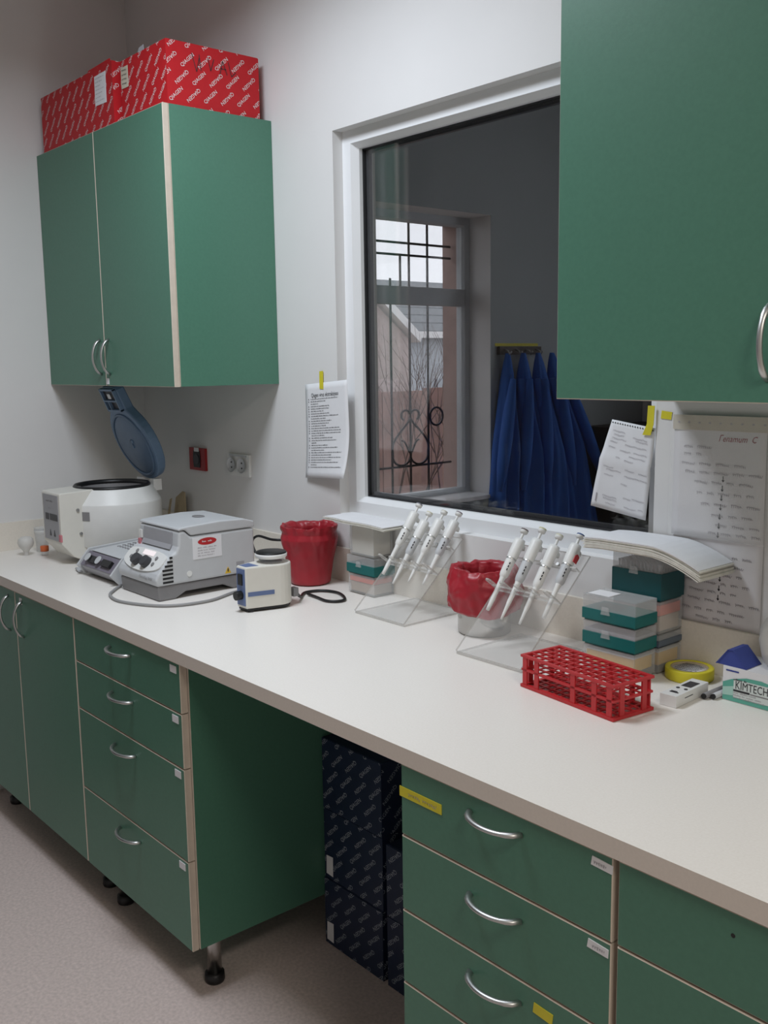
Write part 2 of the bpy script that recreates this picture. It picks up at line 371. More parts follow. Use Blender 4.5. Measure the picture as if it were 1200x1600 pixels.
# drawer unit right of the knee space
c = thing('drawer_cabinet', 'green drawer cabinet with yellow tape on its top drawer', 'cabinet', (2.3676,0,0))
carcass(c, 0, .455, -.06, YD, ZB, ZT)
for k, (a, d) in enumerate(((.7355,.865),(.5935,.7325),(.452,.5905),(.131,.449))):
    p = front_panel('drawer', .0005, .4505, a, d, c, YD-.001)
    bow_handle(p, (.224, YD-.018, (.836,.692,.552,.41)[k]), .112)
    if k < 2:
        MB().prism([(-.019,-.007),(.0185,-.0065),(.0185,.0068),(-.0175,.0072)], 0, -.0012, 'y').build('label', PAPER, p, loc=(.4325 if k == 0 else .428, YD-.019, (.8475,.717)[k]), rot=(0,.06,0))
        Flat().scrib(.418, (.8475,.717)[k], .022, .006, random.Random(k), .0007).on('writing', INKF, p, front(YD-.0203))
    if k == 0:
        MB().box(-.0025,YD-.0203,.806,.103,YD-.0188,.824).build('tape_strip', YTAPE, p)
        fl = Flat(); rn = random.Random(5)
        for u, w in ((.02,.03),(.056,.036)): fl.scrib(u, .815, w, .008, rn, .0007)
        fl.on('writing', INKF, p, front(YD-.0204))
    if k == 2: MB().prism([(.307,.552),(.345,.549),(.347,.567),(.309,.569)], YD-.0203, YD-.0188, 'y').build('tape_strip', YTAPE, p)
for x in (.06,.40):
    for y in (-.672,-.12): foot(c, x, y, ZB)
# next drawer unit, cut by the frame
c = thing('drawer_cabinet', 'green drawer cabinet without handles at the right edge of the picture', 'cabinet', (2.8255,0,0))
carcass(c, 0, .60, -.06, YD, ZB, ZT)
for k, (a, d) in enumerate(((.7375,.865),(.5935,.7345),(.131,.5905))):
    p = front_panel('drawer', .0025, .5985, a, d, c, YD-.001)
    MB().tube([(.1785,YD-.0175,d-.032),(.1785,YD-.0196,d-.032)], .003, 10).build('screw_hole', BLACK, p)
for x in (.06,.54):
    for y in (-.672,-.12): foot(c, x, y, ZB)
# worktop with upstands
c = thing('worktop', 'long cream worktop running along the window wall', 'worktop')
MB().box(.001,-.7596,.8686,4.35,-.001,.9,m=[0,0,1,0,0,0]).build('slab', [COUNTER, mat('beige_edge_band', (.72,.65,.58), .45, noise=.03, nscale=200)], c, .0025)
box('upstand', (.013,-.0125,.8985), (4.35,-.0005,1.0028), SPLASH, c, .0012)
box('upstand', (.0005,-.7596,.8985), (.0125,-.0005,1.0028), SPLASH, c, .0012)
# wall cabinet on the left
UZ0, UZ1, UD = 1.4975, 2.3091, -.3563
c = thing('wall_cabinet', 'green double-door wall cabinet carrying the red cartons', 'cabinet', (0,0,0))
carcass(c, .002, .9385, -.001, UD, UZ0, UZ1)
for k, (a, d) in enumerate(((.003,.4695),(.4725,.9345))):
    p = front_panel('door', a, d, UZ0-.001, UZ1+.001, c, UD-.001)
    bow_handle(p, (.438 if k == 0 else .503, UD-.018, 1.592), .115, True)
    if k: box('label', (.474,UD-.021,1.502), (.492,UD-.019,1.522), PAPER, p)
# wall cabinet on the right
c = thing('wall_cabinet', 'large green wall cabinet at the upper right, close to the viewer', 'cabinet', (2.394,0,0))
carcass(c, .001, .88, -.001, UD, 1.489, 2.32)
for k, (a, d) in enumerate(((.0,.4395),(.4425,.882))):
    p = front_panel('door', a, d, 1.488, 2.321, c, UD-.001)
    bow_handle(p, (.420 if k == 0 else .462, UD-.018, 1.583), .115, True)

# ================================================================== cartons
def pattern(u0, v0, u1, v1, size=.0155, du=.058, dv=.050, ang=math.radians(42), seed=0):
    fl = Flat(); rn = random.Random(seed); ou, ov = rn.uniform(0,du), rn.uniform(0,dv)
    j = -2
    while v0+ov+(j-1)*dv < v1:
        k = -3
        while u0+ou+(k-2)*du < u1:
            u = u0+ou+k*du+(j % 3)*du*.36; v = v0+ov+j*dv+k*.004
            if u0-.04 < u < u1+.04: fl.text('QIAGEN', size, u, v, ang+(PI if (k+j) % 2 else 0))
            k += 1
        j += 1
    return fl.clip(u0+.001, v0+.001, u1-.001, v1-.001)
def carton(label, a, d, m, pm, seed, group=None, faces='fr', extra=None):
    cx, cy = (a[0]+d[0])/2, (a[1]+d[1])/2; o = thing('carton', label, 'carton', (cx,cy,a[2]), 0, group)
    w, dp, h = (d[0]-a[0])/2, (d[1]-a[1])/2, d[2]-a[2]
    MB().box(-w,-dp,0,w,dp,h-.002).build('body', m, o, .0015)
    b = MB(); b.box(-w+.002,-dp+.002,h-.002,w-.002,-.001,h); b.box(-w+.002,.001,h-.002,w-.002,dp-.002,h); b.build('top_flap', m, o)
    if 'f' in faces: pattern(-w,0,w,h,seed=seed).on('lettering', pm, o, front(-dp))
    if 'r' in faces: pattern(-dp,0,dp,h,seed=seed+1).on('lettering', pm, o, right(w))
    return o, w, dp, h
ZR = UZ1+.0022
o, w, dp, h = carton('wide red carton with a white sheet taped on, standing on the left wall cabinet', (.05,-.366,ZR), (.612,-.03,ZR+.188), REDCARD, PRINTW, 3)
MB().prism([(.155,.075),(.235,.073),(.237,.166),(.157,.164)], -dp-.0018, -dp-.0008, 'y').build('paper_sheet', PAPER, o)
fl = Flat(); rn = random.Random(2)
for k in range(7): fl.words(.162,.225-(k%3)*.012,.155-k*.0115,.0032,rn)
fl.on('writing', INKF, o, front(-dp-.0019))
MB().prism([(.10,.178),(.272,.180),(.264,.197),(.11,.193)], -dp+.001, -dp+.004, 'y').build('raised_flap', REDCARD, o)
o, w, dp, h = carton('smaller red carton with handwriting on its side, at the right end of the wall cabinet', (.632,-.348,ZR), (.921,-.03,ZR+.182), REDCARD, PRINTW, 11)
box('paper_label', (-w+.006,-dp-.0018,.098), (-w+.052,-dp-.0008,.160), mat('cream_label',(.60,.55,.44),.7,noise=.08), o)
fl = Flat(); rn = random.Random(9)
for k in range(4): fl.scrib(-w+.012,.150-k*.013,.03,.007,rn,.0008)
fl.on('writing', INK, o, front(-dp-.0019))
fl = Flat(); rn = random.Random(4)
for pts in ([(-.075,.155),(-.06,.105),(-.05,.145)],[(-.05,.155),(-.045,.11)],[(-.02,.15),(-.012,.115),(.0,.15)],[(.02,.112),(.03,.15),(.045,.112)],[(.022,.128),(.042,.128)],[(.05,.15),(.06,.110),(.075,.125)]):
    for p, q in zip(pts, pts[1:]):
        d = math.hypot(q[0]-p[0], q[1]-p[1]); n = (-(q[1]-p[1])/d*.0011, (q[0]-p[0])/d*.0011)
        fl.poly([(p[0]+n[0],p[1]+n[1]),(p[0]-n[0],p[1]-n[1]),(q[0]-n[0],q[1]-n[1]),(q[0]+n[0],q[1]+n[1])])
fl.on('handwriting', INK, o, right(w, .0012))
MB().prism([(-.03,.178),(.01,.180),(.008,.196),(-.02,.192)], -dp+.001, -dp+.003, 'y').build('raised_flap', GREY3, o)
# navy cartons in the knee space
def navy(label, x0, x1, z0, z1, seed, lab=False, f='fr', yf=-.355):
    o, w, dp, h = carton(label, (x0,yf,z0), (x1,-.02,z1), BLUECARD, PRINTG, seed, 'navy cartons in the knee space', f)
    if lab: MB().prism([(-w+.008,.012),(-w+.036,.010),(-w+.037,.066),(-w+.010,.064)], -dp-.0016, -dp-.0007, 'y').build('paper_label', PAPER, o)
navy('bottom navy carton of the three-high stack in the knee space', 1.597, 1.838, .0005, .190, 21, True)
navy('middle navy carton of the three-high stack in the knee space', 1.597, 1.838, .191, .388, 23, True, yf=-.352)
navy('top navy carton of the three-high stack in the knee space', 1.597, 1.838, .389, .585, 25, yf=-.353)
navy('lower navy carton beside the drawer cabinet with yellow tape', 1.856, 2.10, .0005, .190, 27)
navy('upper navy carton beside the drawer cabinet with yellow tape', 1.856, 2.10, .191, .382, 29)

# tall dark block added unseen on the left wall to darken what the glass mirrors
DBR = mat('dark_brown_board_front', (.030,.022,.018), .55, noise=.25, nscale=12)
d = thing('reflection_darkener', 'tall dark brown block added on the left wall, unseen, to darken the window reflections', 'reflection_darkener', (.002,-2.20,0))
box('body', (0,-1.02,.06), (.24,1.02,2.90), DBR, d, .003); box('plinth', (0,-1.0,0), (.20,1.0,.06), BLACK, d)
for k in range(4):
    p = box('door', (.241,-1.018+k*.51,.065), (.259,-.512+k*.51,2.895), DBR, d, .002)
    yy = -1.018+k*.51+(.46 if k % 2 == 0 else .045); MB().tube([(.259,yy,1.0),(.285,yy,1.01),(.285,yy,1.15),(.259,yy,1.16)], .005, 8).build('handle', STEEL, p)

# ================================================================== ceiling lights (housings of the main lamp and the added fill lamp)
for i, (lx, ly, lz, sx, sy, pw) in enumerate(LAMPS):
    o = thing('ceiling_and_fill_light', ('square white ceiling light above the worktop', 'added fill light in a white housing, unseen behind the viewer near the right wall')[i], 'lamp', (lx, ly, ZC-.001))
    box('housing', (-sx/2-.03,-sy/2-.03,-.055), (sx/2+.03,sy/2+.03,0), WHITE, o)
    for a, c in (((-sx/2-.03,-sy/2-.03,-.072),(sx/2+.03,-sy/2-.02,-.055)),((-sx/2-.03,sy/2+.02,-.072),(sx/2+.03,sy/2+.03,-.055)),((-sx/2-.03,-sy/2-.02,-.072),(-sx/2-.02,sy/2+.02,-.055)),((sx/2+.02,-sy/2-.02,-.072),(sx/2+.03,sy/2+.02,-.055))): box('skirt', a, c, WHITE, o)  # skirts added to trim lamp light off the upper walls

# ================================================================== the room behind the window
# iron grille outside the outer window
g = thing('window_grille', 'dark iron window grille with a scrolled heart outside the next room', 'grille', (-.272,0,0))
def bar(a, c, r=.0065): return MB().tube([a, c], r, 6).build('bar', IRON, g)
for y in (1.03,1.157,1.284,1.411,1.537,1.667,1.797): bar((0,y,.86), (0,y,1.985 if y in (1.03,1.537) else 2.27))
for y in (1.10,1.606,1.35): bar((0,y,1.88), (0,y,2.10))
for z in (1.015,2.105,2.165): bar((0,.97,z), (0,1.965,z))
def scroll(pts, r=.006): MB().tube(pts, r, 6).build('scroll', IRON, g)
def heart(cy, s):
    for k in (-1, 1):
        pts = []
        for i in range(13):                                        # small curl at the top
            a = PI*.1+i/12*PI*1.25; pts.append((0, cy+k*(.034-.030*math.cos(a)), 1.285+.026*math.sin(a)))
        pts = pts[::-1]
        scroll(pts)
        pts = []
        for i in range(25):                                        # the long side of the heart, sweeping to a big curl
            t = i/24; a = -PI*.5*0
            y = k*.128*math.sin(min(1.0, t*1.12)*PI*.56)**1.35; z = 1.27-.20*t
            pts.append((0, cy+y, z))
        y0, z0 = pts[-1][1]-cy, pts[-1][2]
        for i in range(1, 17):
            a = i/16*PI*1.25; R = abs(y0)*.5
            pts.append((0, cy+k*(abs(y0)-R+R*math.cos(a)), z0-R*.78*math.sin(a)))
        scroll(pts)
        scroll([(0, cy+k*(.012+.05*t), 1.09+.062*math.sin(t*PI*.55)) for t in [i/8 for i in range(9)]], .005)
heart(1.667, 1); heart(1.16, 1)
MB().tube([(0,1.857+.048*math.cos(i/20*2*PI),1.27+.048*math.sin(i/20*2*PI)) for i in range(20)], .006, 6, closed=True).build('ring', IRON, g)
# outside: ground, board wall, neighbouring house, bare shrubs
struct(box('ground', (-40,-20,-.5), (-.34,40,-.4), SOIL))
w = thing('garden_wall', 'reddish brown garden wall seen through the outer window', 'wall', (-3.4,6,-.4))
for i in range(16): box('panel', (-.06,-5.0+i*.62,0), (.06,-5.0+i*.62+.612,1.70+.012*math.sin(i*2.3)), FENCE, w)
h = thing('house', 'pale neighbouring house with a grey tiled roof beyond the garden wall', 'house', (-8,10.3,-.4))
box('wall', (-4,-3.4,0), (0,3.4,2.39), HOUSEW, h)
MB().prism([(.25,2.36),(.25,2.42),(-2.1,3.42),(-4.3,2.42),(-4.3,2.36)], -3.6, 3.6, 'y').build('roof', ROOF, h)
for i in range(7):
    x = .26-i*.335; MB().prism([(x,2.425+i*.1425),(x,2.445+i*.1425),(x-.335,2.572+i*.1425),(x-.335,2.562+i*.1425)], -3.6, 3.6, 'y').build('tile_course', ROOF, h)
box('fascia', (.25,-3.6,2.33), (.28,3.6,2.43), HOUSEW2, h)
PINKR = mat('pinkish_render', (.52,.43,.41), .9, noise=.08, nscale=5)
p = MB().prism([(-4.2,0),(-2.52,0),(-2.52,2.26),(-3.4,2.94),(-4.2,2.26)], .02, 1.0, 'x').build('gable_wall', PINKR, h)
MB().prism([(-2.44,2.24),(-2.40,2.34),(-3.4,3.13),(-4.4,2.34),(-4.36,2.24),(-3.4,2.99)], .9, 1.12, 'x').build('barge_board', HOUSEW2, h)
for i in range(2): box('window', (.004,1.0+i*1.3,1.0), (.03,1.7+i*1.3,1.9), mat('dim_pane',(.05,.06,.07),.15,noise=.05), h)
def shrub(label, x, y, h, seed):
    o = thing('bare_shrub', label, 'shrub', (x,y,-.4), 0, 'leafless shrubs outside the window'); rn = random.Random(seed)
    def grow(m, p, d, L, r, n):
        q = p+d*L; m.tube([p, (p+q)/2+Vector((rn.uniform(-.03,.03),rn.uniform(-.03,.03),0))*L, q], [r, r*.8, r*.6], 5)
        if n == 0: return
        for k in range(3 if n > 1 else 2):
            e = (d+Vector((rn.uniform(-.6,.6),rn.uniform(-.6,.6),rn.uniform(-.05,.5)))).normalized(); grow(m, q if k else p+d*L*.7, e, L*.66, r*.58, n-1)
    for k in range(5):
        m = MB(); a = k/5*2*PI; grow(m, Vector((.1*math.cos(a),.1*math.sin(a),0)), Vector((.22*math.cos(a),.22*math.sin(a),1)).normalized(), h*.46, .012, 3); m.build('branch', BARK, o)
shrub('leafless shrub between the window grille and the garden wall', -2.15, 3.42, 1.95, 5)
shrub('leafless shrub rising above the garden wall', -5.6, 6.75, 2.3, 8)
# coat rack with gowns
r = thing('coat_rack', 'dark coat rack on the wall above the blue gowns', 'coat rack', (.0045,2.2,1.605))
box('board', (.0,-.165,-.012), (.022,.165,.03), mat('dark_wood',(.06,.045,.035),.5,noise=.2), r, .004)
HK = [-.125,-.042,.042,.125]
for y in HK: MB().tube([(.022,y,.012),(.045,y,.006),(.055,y,-.012),(.068,y,.004)], .005, 6).build('hook', CHROME, r)
tag(box('yellow_strip', (.0042,2.02,1.637), (.0065,2.36,1.652), YTAPE), 'yellow tape strip on the wall above the coat rack', 'tape')
def gown(label, hy, dy, w, dep, xo, seed, L=1.12):
    o = thing('gown', label, 'gown', (.045+xo, 2.2+hy, 1.60-L), 0, 'blue gowns on the coat rack'); rn = random.Random(seed); ph = rn.uniform(0,6); ph2 = rn.uniform(0,6)
    m = MB(); n, K = 72, 22; vs = []
    for j in range(K+1):
        t = j/K; hw = .012+w*(t**.75)*(1-.12*t); hd = .012+dep*(min(1,t*2.2)**.8); cy = dy*t; amp = .48*min(1, t*2.5)
        for i in range(n):
            a = 2*PI*i/n; k = 1+amp*(.5*math.cos(7*a+ph+t*1.3)+.3*math.cos(12*a+ph2-t)+.5*noise.noise(Vector((math.cos(a)*2.2+seed*7, math.sin(a)*2.2, t*2.5))))
            vs.append((max(-.04-xo, hd*math.sin(a)*k), cy+hw*math.cos(a)*(1+.16*amp*math.cos(6*a+ph2)), L*(1-t)))
    m.add(vs, [], 0); m.f = [[j*n+i, j*n+(i+1)%n, (j+1)*n+(i+1)%n, (j+1)*n+i][::-1] for j in range(K) for i in range(n)]; m.m = [0]*len(m.f); m.s = [True]*len(m.f)
    m.build('cloth', GOWN, o)
    for k in (-1, 1):
        p = [(hd*.72+.004, cy*q/1.0+k*(.03+w*.62*q), L*(1-.12-q*.52)) for q in (0,.25,.5,.75,1)]
        MB().tube(p, [.018,.034,.040,.036,.016], 12, sx=1, sy=.7).build('sleeve', GOWN, o)
    return o
gown('blue gown on the leftmost hook, nearest the outer window', HK[0], -.03, .115, .075, .0, 1)
gown('blue gown on the second hook from the outer window', HK[1], .04, .14, .085, .035, 2)
gown('blue gown on the third hook from the outer window', HK[2], .13, .15, .085, .065, 3)
gown('blue gown on the rightmost hook, spreading widest to the right', HK[3], .24, .17, .09, .09, 4)
o = thing('wall_intercom', 'small grey wall unit with a black button right of the gowns', 'intercom', (.0045,2.63,1.25))
box('plate', (0,-.05,-.045), (.02,.05,.045), GREY1, o, .004); MB().tube([(.02,0,.005),(.028,0,.005)], .02, 14).build('button', BLACK, o)
o = thing('wall_thermostat', 'small dark wall box with a white label beside the gowns', 'wall box', (.0045,2.53,1.50))
box('case', (0,-.06,-.06), (.03,.06,.06), DARK, o, .004); box('label', (.03,-.03,-.02), (.0312,.035,.03), PAPER, o)
o = thing('low_dark_block', 'low dark block in the next room right of the gowns', 'dark_block', (0.02,3.02,0))  # plain dark block put in to fill the dark area beside the gowns
DKC = mat('dark_brown_board', (.028,.024,.023), .6, noise=.1)
box('body', (0,-.27,.03), (.60,.30,1.18), DKC, o, .004)
for k in (0,1):
    d = box('door', (.601,-.268+k*.285,.04), (.618,.014+k*.284,1.17), DKC, o, .003); MB().tube([(.618,.0+(k-.5)*.05,.55),(.635,.0+(k-.5)*.05,.56),(.635,.0+(k-.5)*.05,.66),(.618,.0+(k-.5)*.05,.67)], .005, 6).build('handle', STEEL, d)
box('plinth', (.02,-.25,0), (.58,.28,.03), BLACK, o)

# ================================================================== things on the wall
o = thing('wall_socket', 'red wall socket below the left wall cabinet', 'socket', (.411,-.0005,1.2195))
box('plate', (-.056,-.010,-.041), (.056,0,.041), REDSOCK, o, .004)
MB().prism([(-.022+.0,-.03),(.022,-.03),(.026,0),(.022,.032),(-.022,.032),(-.026,0)], -.0125, -.0098, 'y').build('insert', BLACK, o)
MB().tube([(0,-.0122,0),(0,-.0150,0)], .019, 20).build('well', DARK, o)
box('tag', (-.014,-.0135,.028), (.018,-.0122,.042), PAPER, o)
o = thing('wall_socket', 'white double wall socket beside the red one', 'socket', (.690,-.0005,1.2165))
box('plate', (-.069,-.010,-.038), (.069,0,.038), WHITE, o, .004)
for k in (-1, 1):
    w = MB().lathe([(.0,.0),(.021,.0),(.024,.004),(.024,.0045),(.0265,.0045)], 24); w.M = Matrix()
    me = w.build('socket_well', GREY1, o, loc=(k*.0325-.002,-.0146,0), rot=(PI/2,0,0))
    for z in (-.009,.009): MB().tube([(k*.0325-.002,-.0148,z),(k*.0325-.002,-.0168,z)], .0028, 8).build('pin_hole', BLACK, o)
MB().box(-.055,-.0115,.030,.055,-.0098,.036).build('top_ridge', GREY1, o)

def sheet(name, label, cat, fn, nu=12, nv=16, m=PAPER):
    """a paper surface fn(u,v)->point, u,v in 0..1, v up; thickened"""
    o = thing(name, label, cat); g = MB(); vs = [fn(i/nu, j/nv) for j in range(nv+1) for i in range(nu+1)]
    g.add(vs, [(j*(nu+1)+i, j*(nu+1)+i+1, (j+1)*(nu+1)+i+1, (j+1)*(nu+1)+i) for j in range(nv) for i in range(nu)], 0, True)
    p = g.build('paper', m, o); s = p.modifiers.new('thickness', 'SOLIDIFY'); s.thickness = .0006; s.offset = -1
    return o
def lift(fn, d=.0010):
    def q(u, v):
        e = .01; p = Vector(fn(u,v)); a = Vector(fn(u+e,v))-p; b = Vector(fn(u,v+e))-p; n = a.cross(b).normalized(); return tuple(p+n*d)
    return q
# typed protocol sheet
def f1(u, v):
    x = 1.084+.210*u+.012*(1-v)*u; z = 1.204+.292*v+.016*u; y = -.0022-.032*(max(0,.55-v)/.55)**2*(.25+.75*u)
    return (x, y, z)
o = sheet('protocol_sheet', 'typed white sheet hung with yellow tape left of the window', 'paper', f1)
Flat().text('Qiagen virus ekstraksiyası', .062, .47, .875, 0, sx=1.0).on('title', INK, o, lift(f1))
fl = Flat(); rn = random.Random(31); v = .835
for k, w in enumerate((.80,.45,.25,.55,.55,.40,.55,.78,.44,.60,.52,.44,.80,.84,.83,.40,.62,.72,.18,.50,.76,.40,.88,.60,.88,.62,.82,.22,.92)):
    fl.words(.13, .10+w*.86, v, .0115, rn)
    if k not in (2,8,15,18,21,27): fl.rect(.075, v-.005, .09, v+.006)
    v -= .0258
fl.on('typing', INK, o, lift(f1))
MB().prism([(1.160,1.484),(1.178,1.483),(1.179,1.538),(1.161,1.537)], -.0042, -.0030, 'y').build('tape_strip', YTAPE, o)
# spiral notebook page
def f2(u, v):
    tl, tr, bl, br = Vector((2.249,0,1.427)), Vector((2.363,0,1.411)), Vector((2.193,0,1.226)), Vector((2.343,0,1.207))
    p = bl.lerp(br,u).lerp(tl.lerp(tr,u),v); p.y = -.003-.008*math.sin(v*PI)*(1-u) + (.004*(1-abs(v-.56)/.1) if abs(v-.56) < .1 else 0)*-1
    return p
o = sheet('notebook_page', 'handwritten notebook page hung over the window frame with yellow tape', 'paper', f2)
fl = Flat()
for i in range(17): fl.oval(.04+i*.057, .972, .013, .008, 10)
fl.on('punched_holes', BLACK, o, lift(f2))
fl = Flat(); rn = random.Random(12)
for (u, v, w) in ((.10,.90,.3),(.14,.86,.25),(.55,.86,.35),(.12,.82,.34),(.62,.83,.28),(.10,.78,.18),(.42,.77,.5),(.10,.72,.16),(.34,.70,.24),(.62,.70,.3),(.55,.65,.36),(.30,.62,.1),(.48,.60,.2),(.10,.50,.22),(.16,.47,.32),(.52,.50,.2),(.78,.49,.18),(.14,.41,.2),(.52,.43,.32),(.82,.42,.15),(.48,.34,.14),(.18,.17,.3),(.2,.14,.28),(.56,.19,.16),(.72,.20,.24),(.26,.09,.2),(.6,.09,.24),(.85,.10,.1)):
    fl.scrib(u, v-.01, w*.9, .028, rn, .0026, -.02)
fl.on('handwriting', INKF, o, lift(f2))
fl = Flat().rect(.065,.07,.085,.17); fl.on('side_mark', INKF, o, lift(f2))
MB().prism([(2.3325,1.396),(2.353,1.396),(2.360,1.420),(2.362,1.460),(2.345,1.460),(2.343,1.420)], -.0075, -.0062, 'y').build('tape_strip', YTAPE, o)
# two handwritten sheets in a plastic sleeve on the wall, upper over lower
def f3(u, v): return (2.412+.209*u, -.0065-.002*math.sin(u*PI), 1.188+.250*v)
def f4(u, v): return (2.412+.209*u, -.0030, 1.003+.240*v)
for nm, fn, head, seed in (('upper', f3, 'Гenamum  C', 41), ('lower', f4, 'Гenamum  B', 43)):
    o = sheet('protocol_poster', 'upper handwritten sheet in a plastic sleeve headed with a C' if nm == 'upper' else 'lower handwritten sheet in a plastic sleeve above the upstand', 'paper', fn, m=mat('sleeved_paper_'+nm,(.74,.72,.73),.5,noise=.04,nscale=20))
    H = .25; fl = Flat().text(head, .075, .70, .835 if nm == 'upper' else .79, 0, .35)
    fl.on('heading', INKR, o, lift(fn)); fl = Flat(); rn = random.Random(seed)
    rows = ((.12,.76,.2,.3),(.12,.70,.2,.3),(.10,.62,.62,.3),(.14,.55,.7,.2),(.25,.47,.6,.2),(.28,.38,.66,.2),(.33,.29,.6,.2),(.45,.20,.45,.1),(.50,.12,.4,.1),(.42,.05,.5,.1))
    if nm == 'lower': rows = ((.10,.70,.2,.3),(.18,.62,.7,.2),(.20,.54,.6,.2),(.12,.46,.66,.2),(.16,.38,.7,.2),(.10,.30,.6,.2),(.2,.22,.7,.1),(.14,.13,.6,.1),(.3,.06,.4,.1))
    for (u, v, w, x) in rows:
        a = u
        while a < min(.97, u+w): ww = rn.uniform(.06,.16); fl.scrib(a, v, ww, .032, rn, .0042, -.02); a += ww+.05
    fl.on('handwriting', INKF, o, lift(fn)); fl = Flat()
    for k in range(7 if nm == 'upper' else 5):
        v = .51-k*.078 if nm == 'upper' else .60-k*.085
        fl.rect(.565-.006*k,v-.018,.573-.006*k,v+.02); fl.poly([(.553-.006*k,v-.012),(.585-.006*k,v-.012),(.569-.006*k,v-.032)])
    fl.on('arrows', INK, o, lift(fn))
    if nm == 'upper':
        box('binding_strip', (2.410,-.0092,1.4125), (2.628,-.0072,1.443), mat('cream_film',(.62,.56,.46),.35,noise=.05), o)
        fl = Flat()
        for i in range(9): fl.oval(2.425+i*.024,1.428,.0028,.002,10)
        fl.on('punched_holes', INKF, o, front(-.0093))
        box('film', (2.406,-.0108,1.186), (2.630,-.0098,1.444), ACRYL, o)
        MB().prism([(2.374,1.433),(2.400,1.431),(2.402,1.447),(2.376,1.450)], -.0016, -.0006, 'y').build('tape_strip', YTAPE, o)

# ================================================================== instruments on the worktop
HZ = .9002
# --- big white centrifuge with an open blue lid
o = thing('centrifuge', 'large white round centrifuge with its blue lid standing open', 'centrifuge', (.36,-.325,HZ))
MB().lathe([(.10,.014),(.125,.016),(.13,.05),(.10,.05)], 40).build('base', GREY2, o)
for a in (40,140,220,320): MB().lathe([(0,0),(.014,0),(.014,.016),(0,.016)], 12, (.10*math.cos(math.radians(a)),.10*math.sin(math.radians(a)),0)).build('foot', BLACK, o)
MB().lathe([(.11,.050),(.158,.050),(.166,.055),(.168,.057),(.168,.195),(.1675,.1975),(.166,.1995),(.144,.234),(.1425,.236),(.138,.2435),(.1365,.245),(.124,.247),(.120,.240)], 64).build('drum', GREY1 if False else WHITE, o)
MB().lathe([(.121,.236),(.116,.244),(.119,.254),(.128,.256),(.133,.249),(.130,.243)], 56).build('rim_seal', BLACK, o)
MB().lathe([(.119,.245),(.112,.20),(.05,.12),(.035,.16),(.012,.17),(0,.171)], 48).build('rotor_chamber', GREY2, o)
hs = MB().prism([(-.226,.074),(-.226,.240),(-.222,.245),(-.10,.250),(-.10,.016),(-.160,.014),(-.185,.026)], -.070, .079, 'x').build('control_housing', OFFW, o, .004)
pn = box('control_panel', (-.058,-.2275,.082), (.066,-.2255,.236), GREY3, o)
for a, c in (((-.040,-.2285,.150),(-.012,-.2274,.172)),((-.004,-.2285,.150),(.058,-.2274,.172))): box('display', a, c, DARK, pn)
for x in (-.006,.028): MB().prism([(x-.007,.096),(x+.007,.096),(x,.118)], -.2287, -.2274, 'y').build('button', DARK, pn)
fl = Flat(); rn = random.Random(61); fl.words(-.03,.03,.214,.007,rn); fl.words(-.012,.01,.19,.005,rn); fl.on('printing', GREY2, pn, front(-.2275))
box('sticker', (.064,-.2290,.082), (.0797,-.2230,.106), PINK, o)
for y, z in ((-.165,.185),(-.158,.104)): MB().tube([(.079,y,z),(.0835,y,z)], .0055, 12).build('screw', CHROME, o)
m = MB(); a0 = math.radians(-58)
for k in range(5): pass
vs = []
for j, z in enumerate((.146,.176)):
    for i in range(5): a = a0+(i-2)*.048; vs.append((.1695*math.cos(a),.1695*math.sin(a),z))
m.add(vs, [(i,i+1,i+6,i+5) for i in range(4)], 0).build('rating_plate', GREY2, o)
MB().prism([(-.155,.15),(-.150,.198),(-.128,.22),(-.10,.22),(-.10,.052),(-.150,.052)], .0780, .0805, 'x').build('seam', GREY3, o) if False else None
# lid, in its own frame: u across, v from the hinge outward, w towards the underside
D = Vector((0,-.147,.34)).normalized(); Nn = Vector((0,-D.z,D.y)).normalized()
LM = Matrix(((1,D.x,Nn.x,0),(0,D.y,Nn.y,.150),(0,D.z,Nn.z,.247),(0,0,0,1)))
out = []
for i in range(41):
    a = math.radians(-90+ i*360/40); out.append((.137*math.cos(a), .152+.142*math.sin(a)))
right_half = [(x,y) for (x,y) in out[:17]]                      # from the hinge up the right side
poly = right_half+[(.060,.288),(.054,.360),(.044,.374),(-.044,.374),(-.054,.360),(-.060,.288)]+[(-x,y) for x,y in reversed(right_half)]
poly = [p for i, p in enumerate(poly) if i == 0 or (abs(p[0]-poly[i-1][0])+abs(p[1]-poly[i-1][1])) > 1e-5][:-1]
m = MB(); m.M = LM; m.prism(poly, -.036, 0, 'z'); lid = m.build('lid', BLUEG, o, .006)
m = MB(); m.M = LM; m.tube([(.112*math.cos(2*PI*i/48),.148+.118*math.sin(2*PI*i/48),.001) for i in range(48)], .005, 8, closed=True); m.build('seal_ring', BLUEG2, lid)
m = MB(); m.M = LM; m.lathe([(.110,.001),(.100,-.004+.009),(.02,.006),(0,.0062)], 44, (0,.148,0)); m.build('inner_dish', BLUEG2, lid)
m = MB(); m.M = LM; m.box(.006,.160,.006,.022,.172,.010); m.box(.006,.140,.006,.012,.172,.010); m.build('catch_mark', BLUEG, lid)
m = MB(); m.M = LM; m.box(-.046,.292,.0005,.046,.366,.002); m.build('latch_pocket', DARK, lid)
m = MB(); m.M = LM
for a in ((-.052,.286,-.045,.368),(.045,.286,.052,.368),(-.052,.363,.052,.370),(-.052,.284,.052,.291),(-.045,.322,.045,.327),(-.02,.291,-.015,.322)): m.box(a[0],a[1],0,a[2],a[3],.012)
m.build('latch_rib', BLUEG, lid)
m = MB(); m.M = LM; m.box(-.012,.332,.002,.012,.350,.008); m.build('latch', CHROME, lid)
for k in (-1,1): box('hinge', (k*.05-.014,.128,.222), (k*.05+.014,.160,.262), WHITE, o, .005)
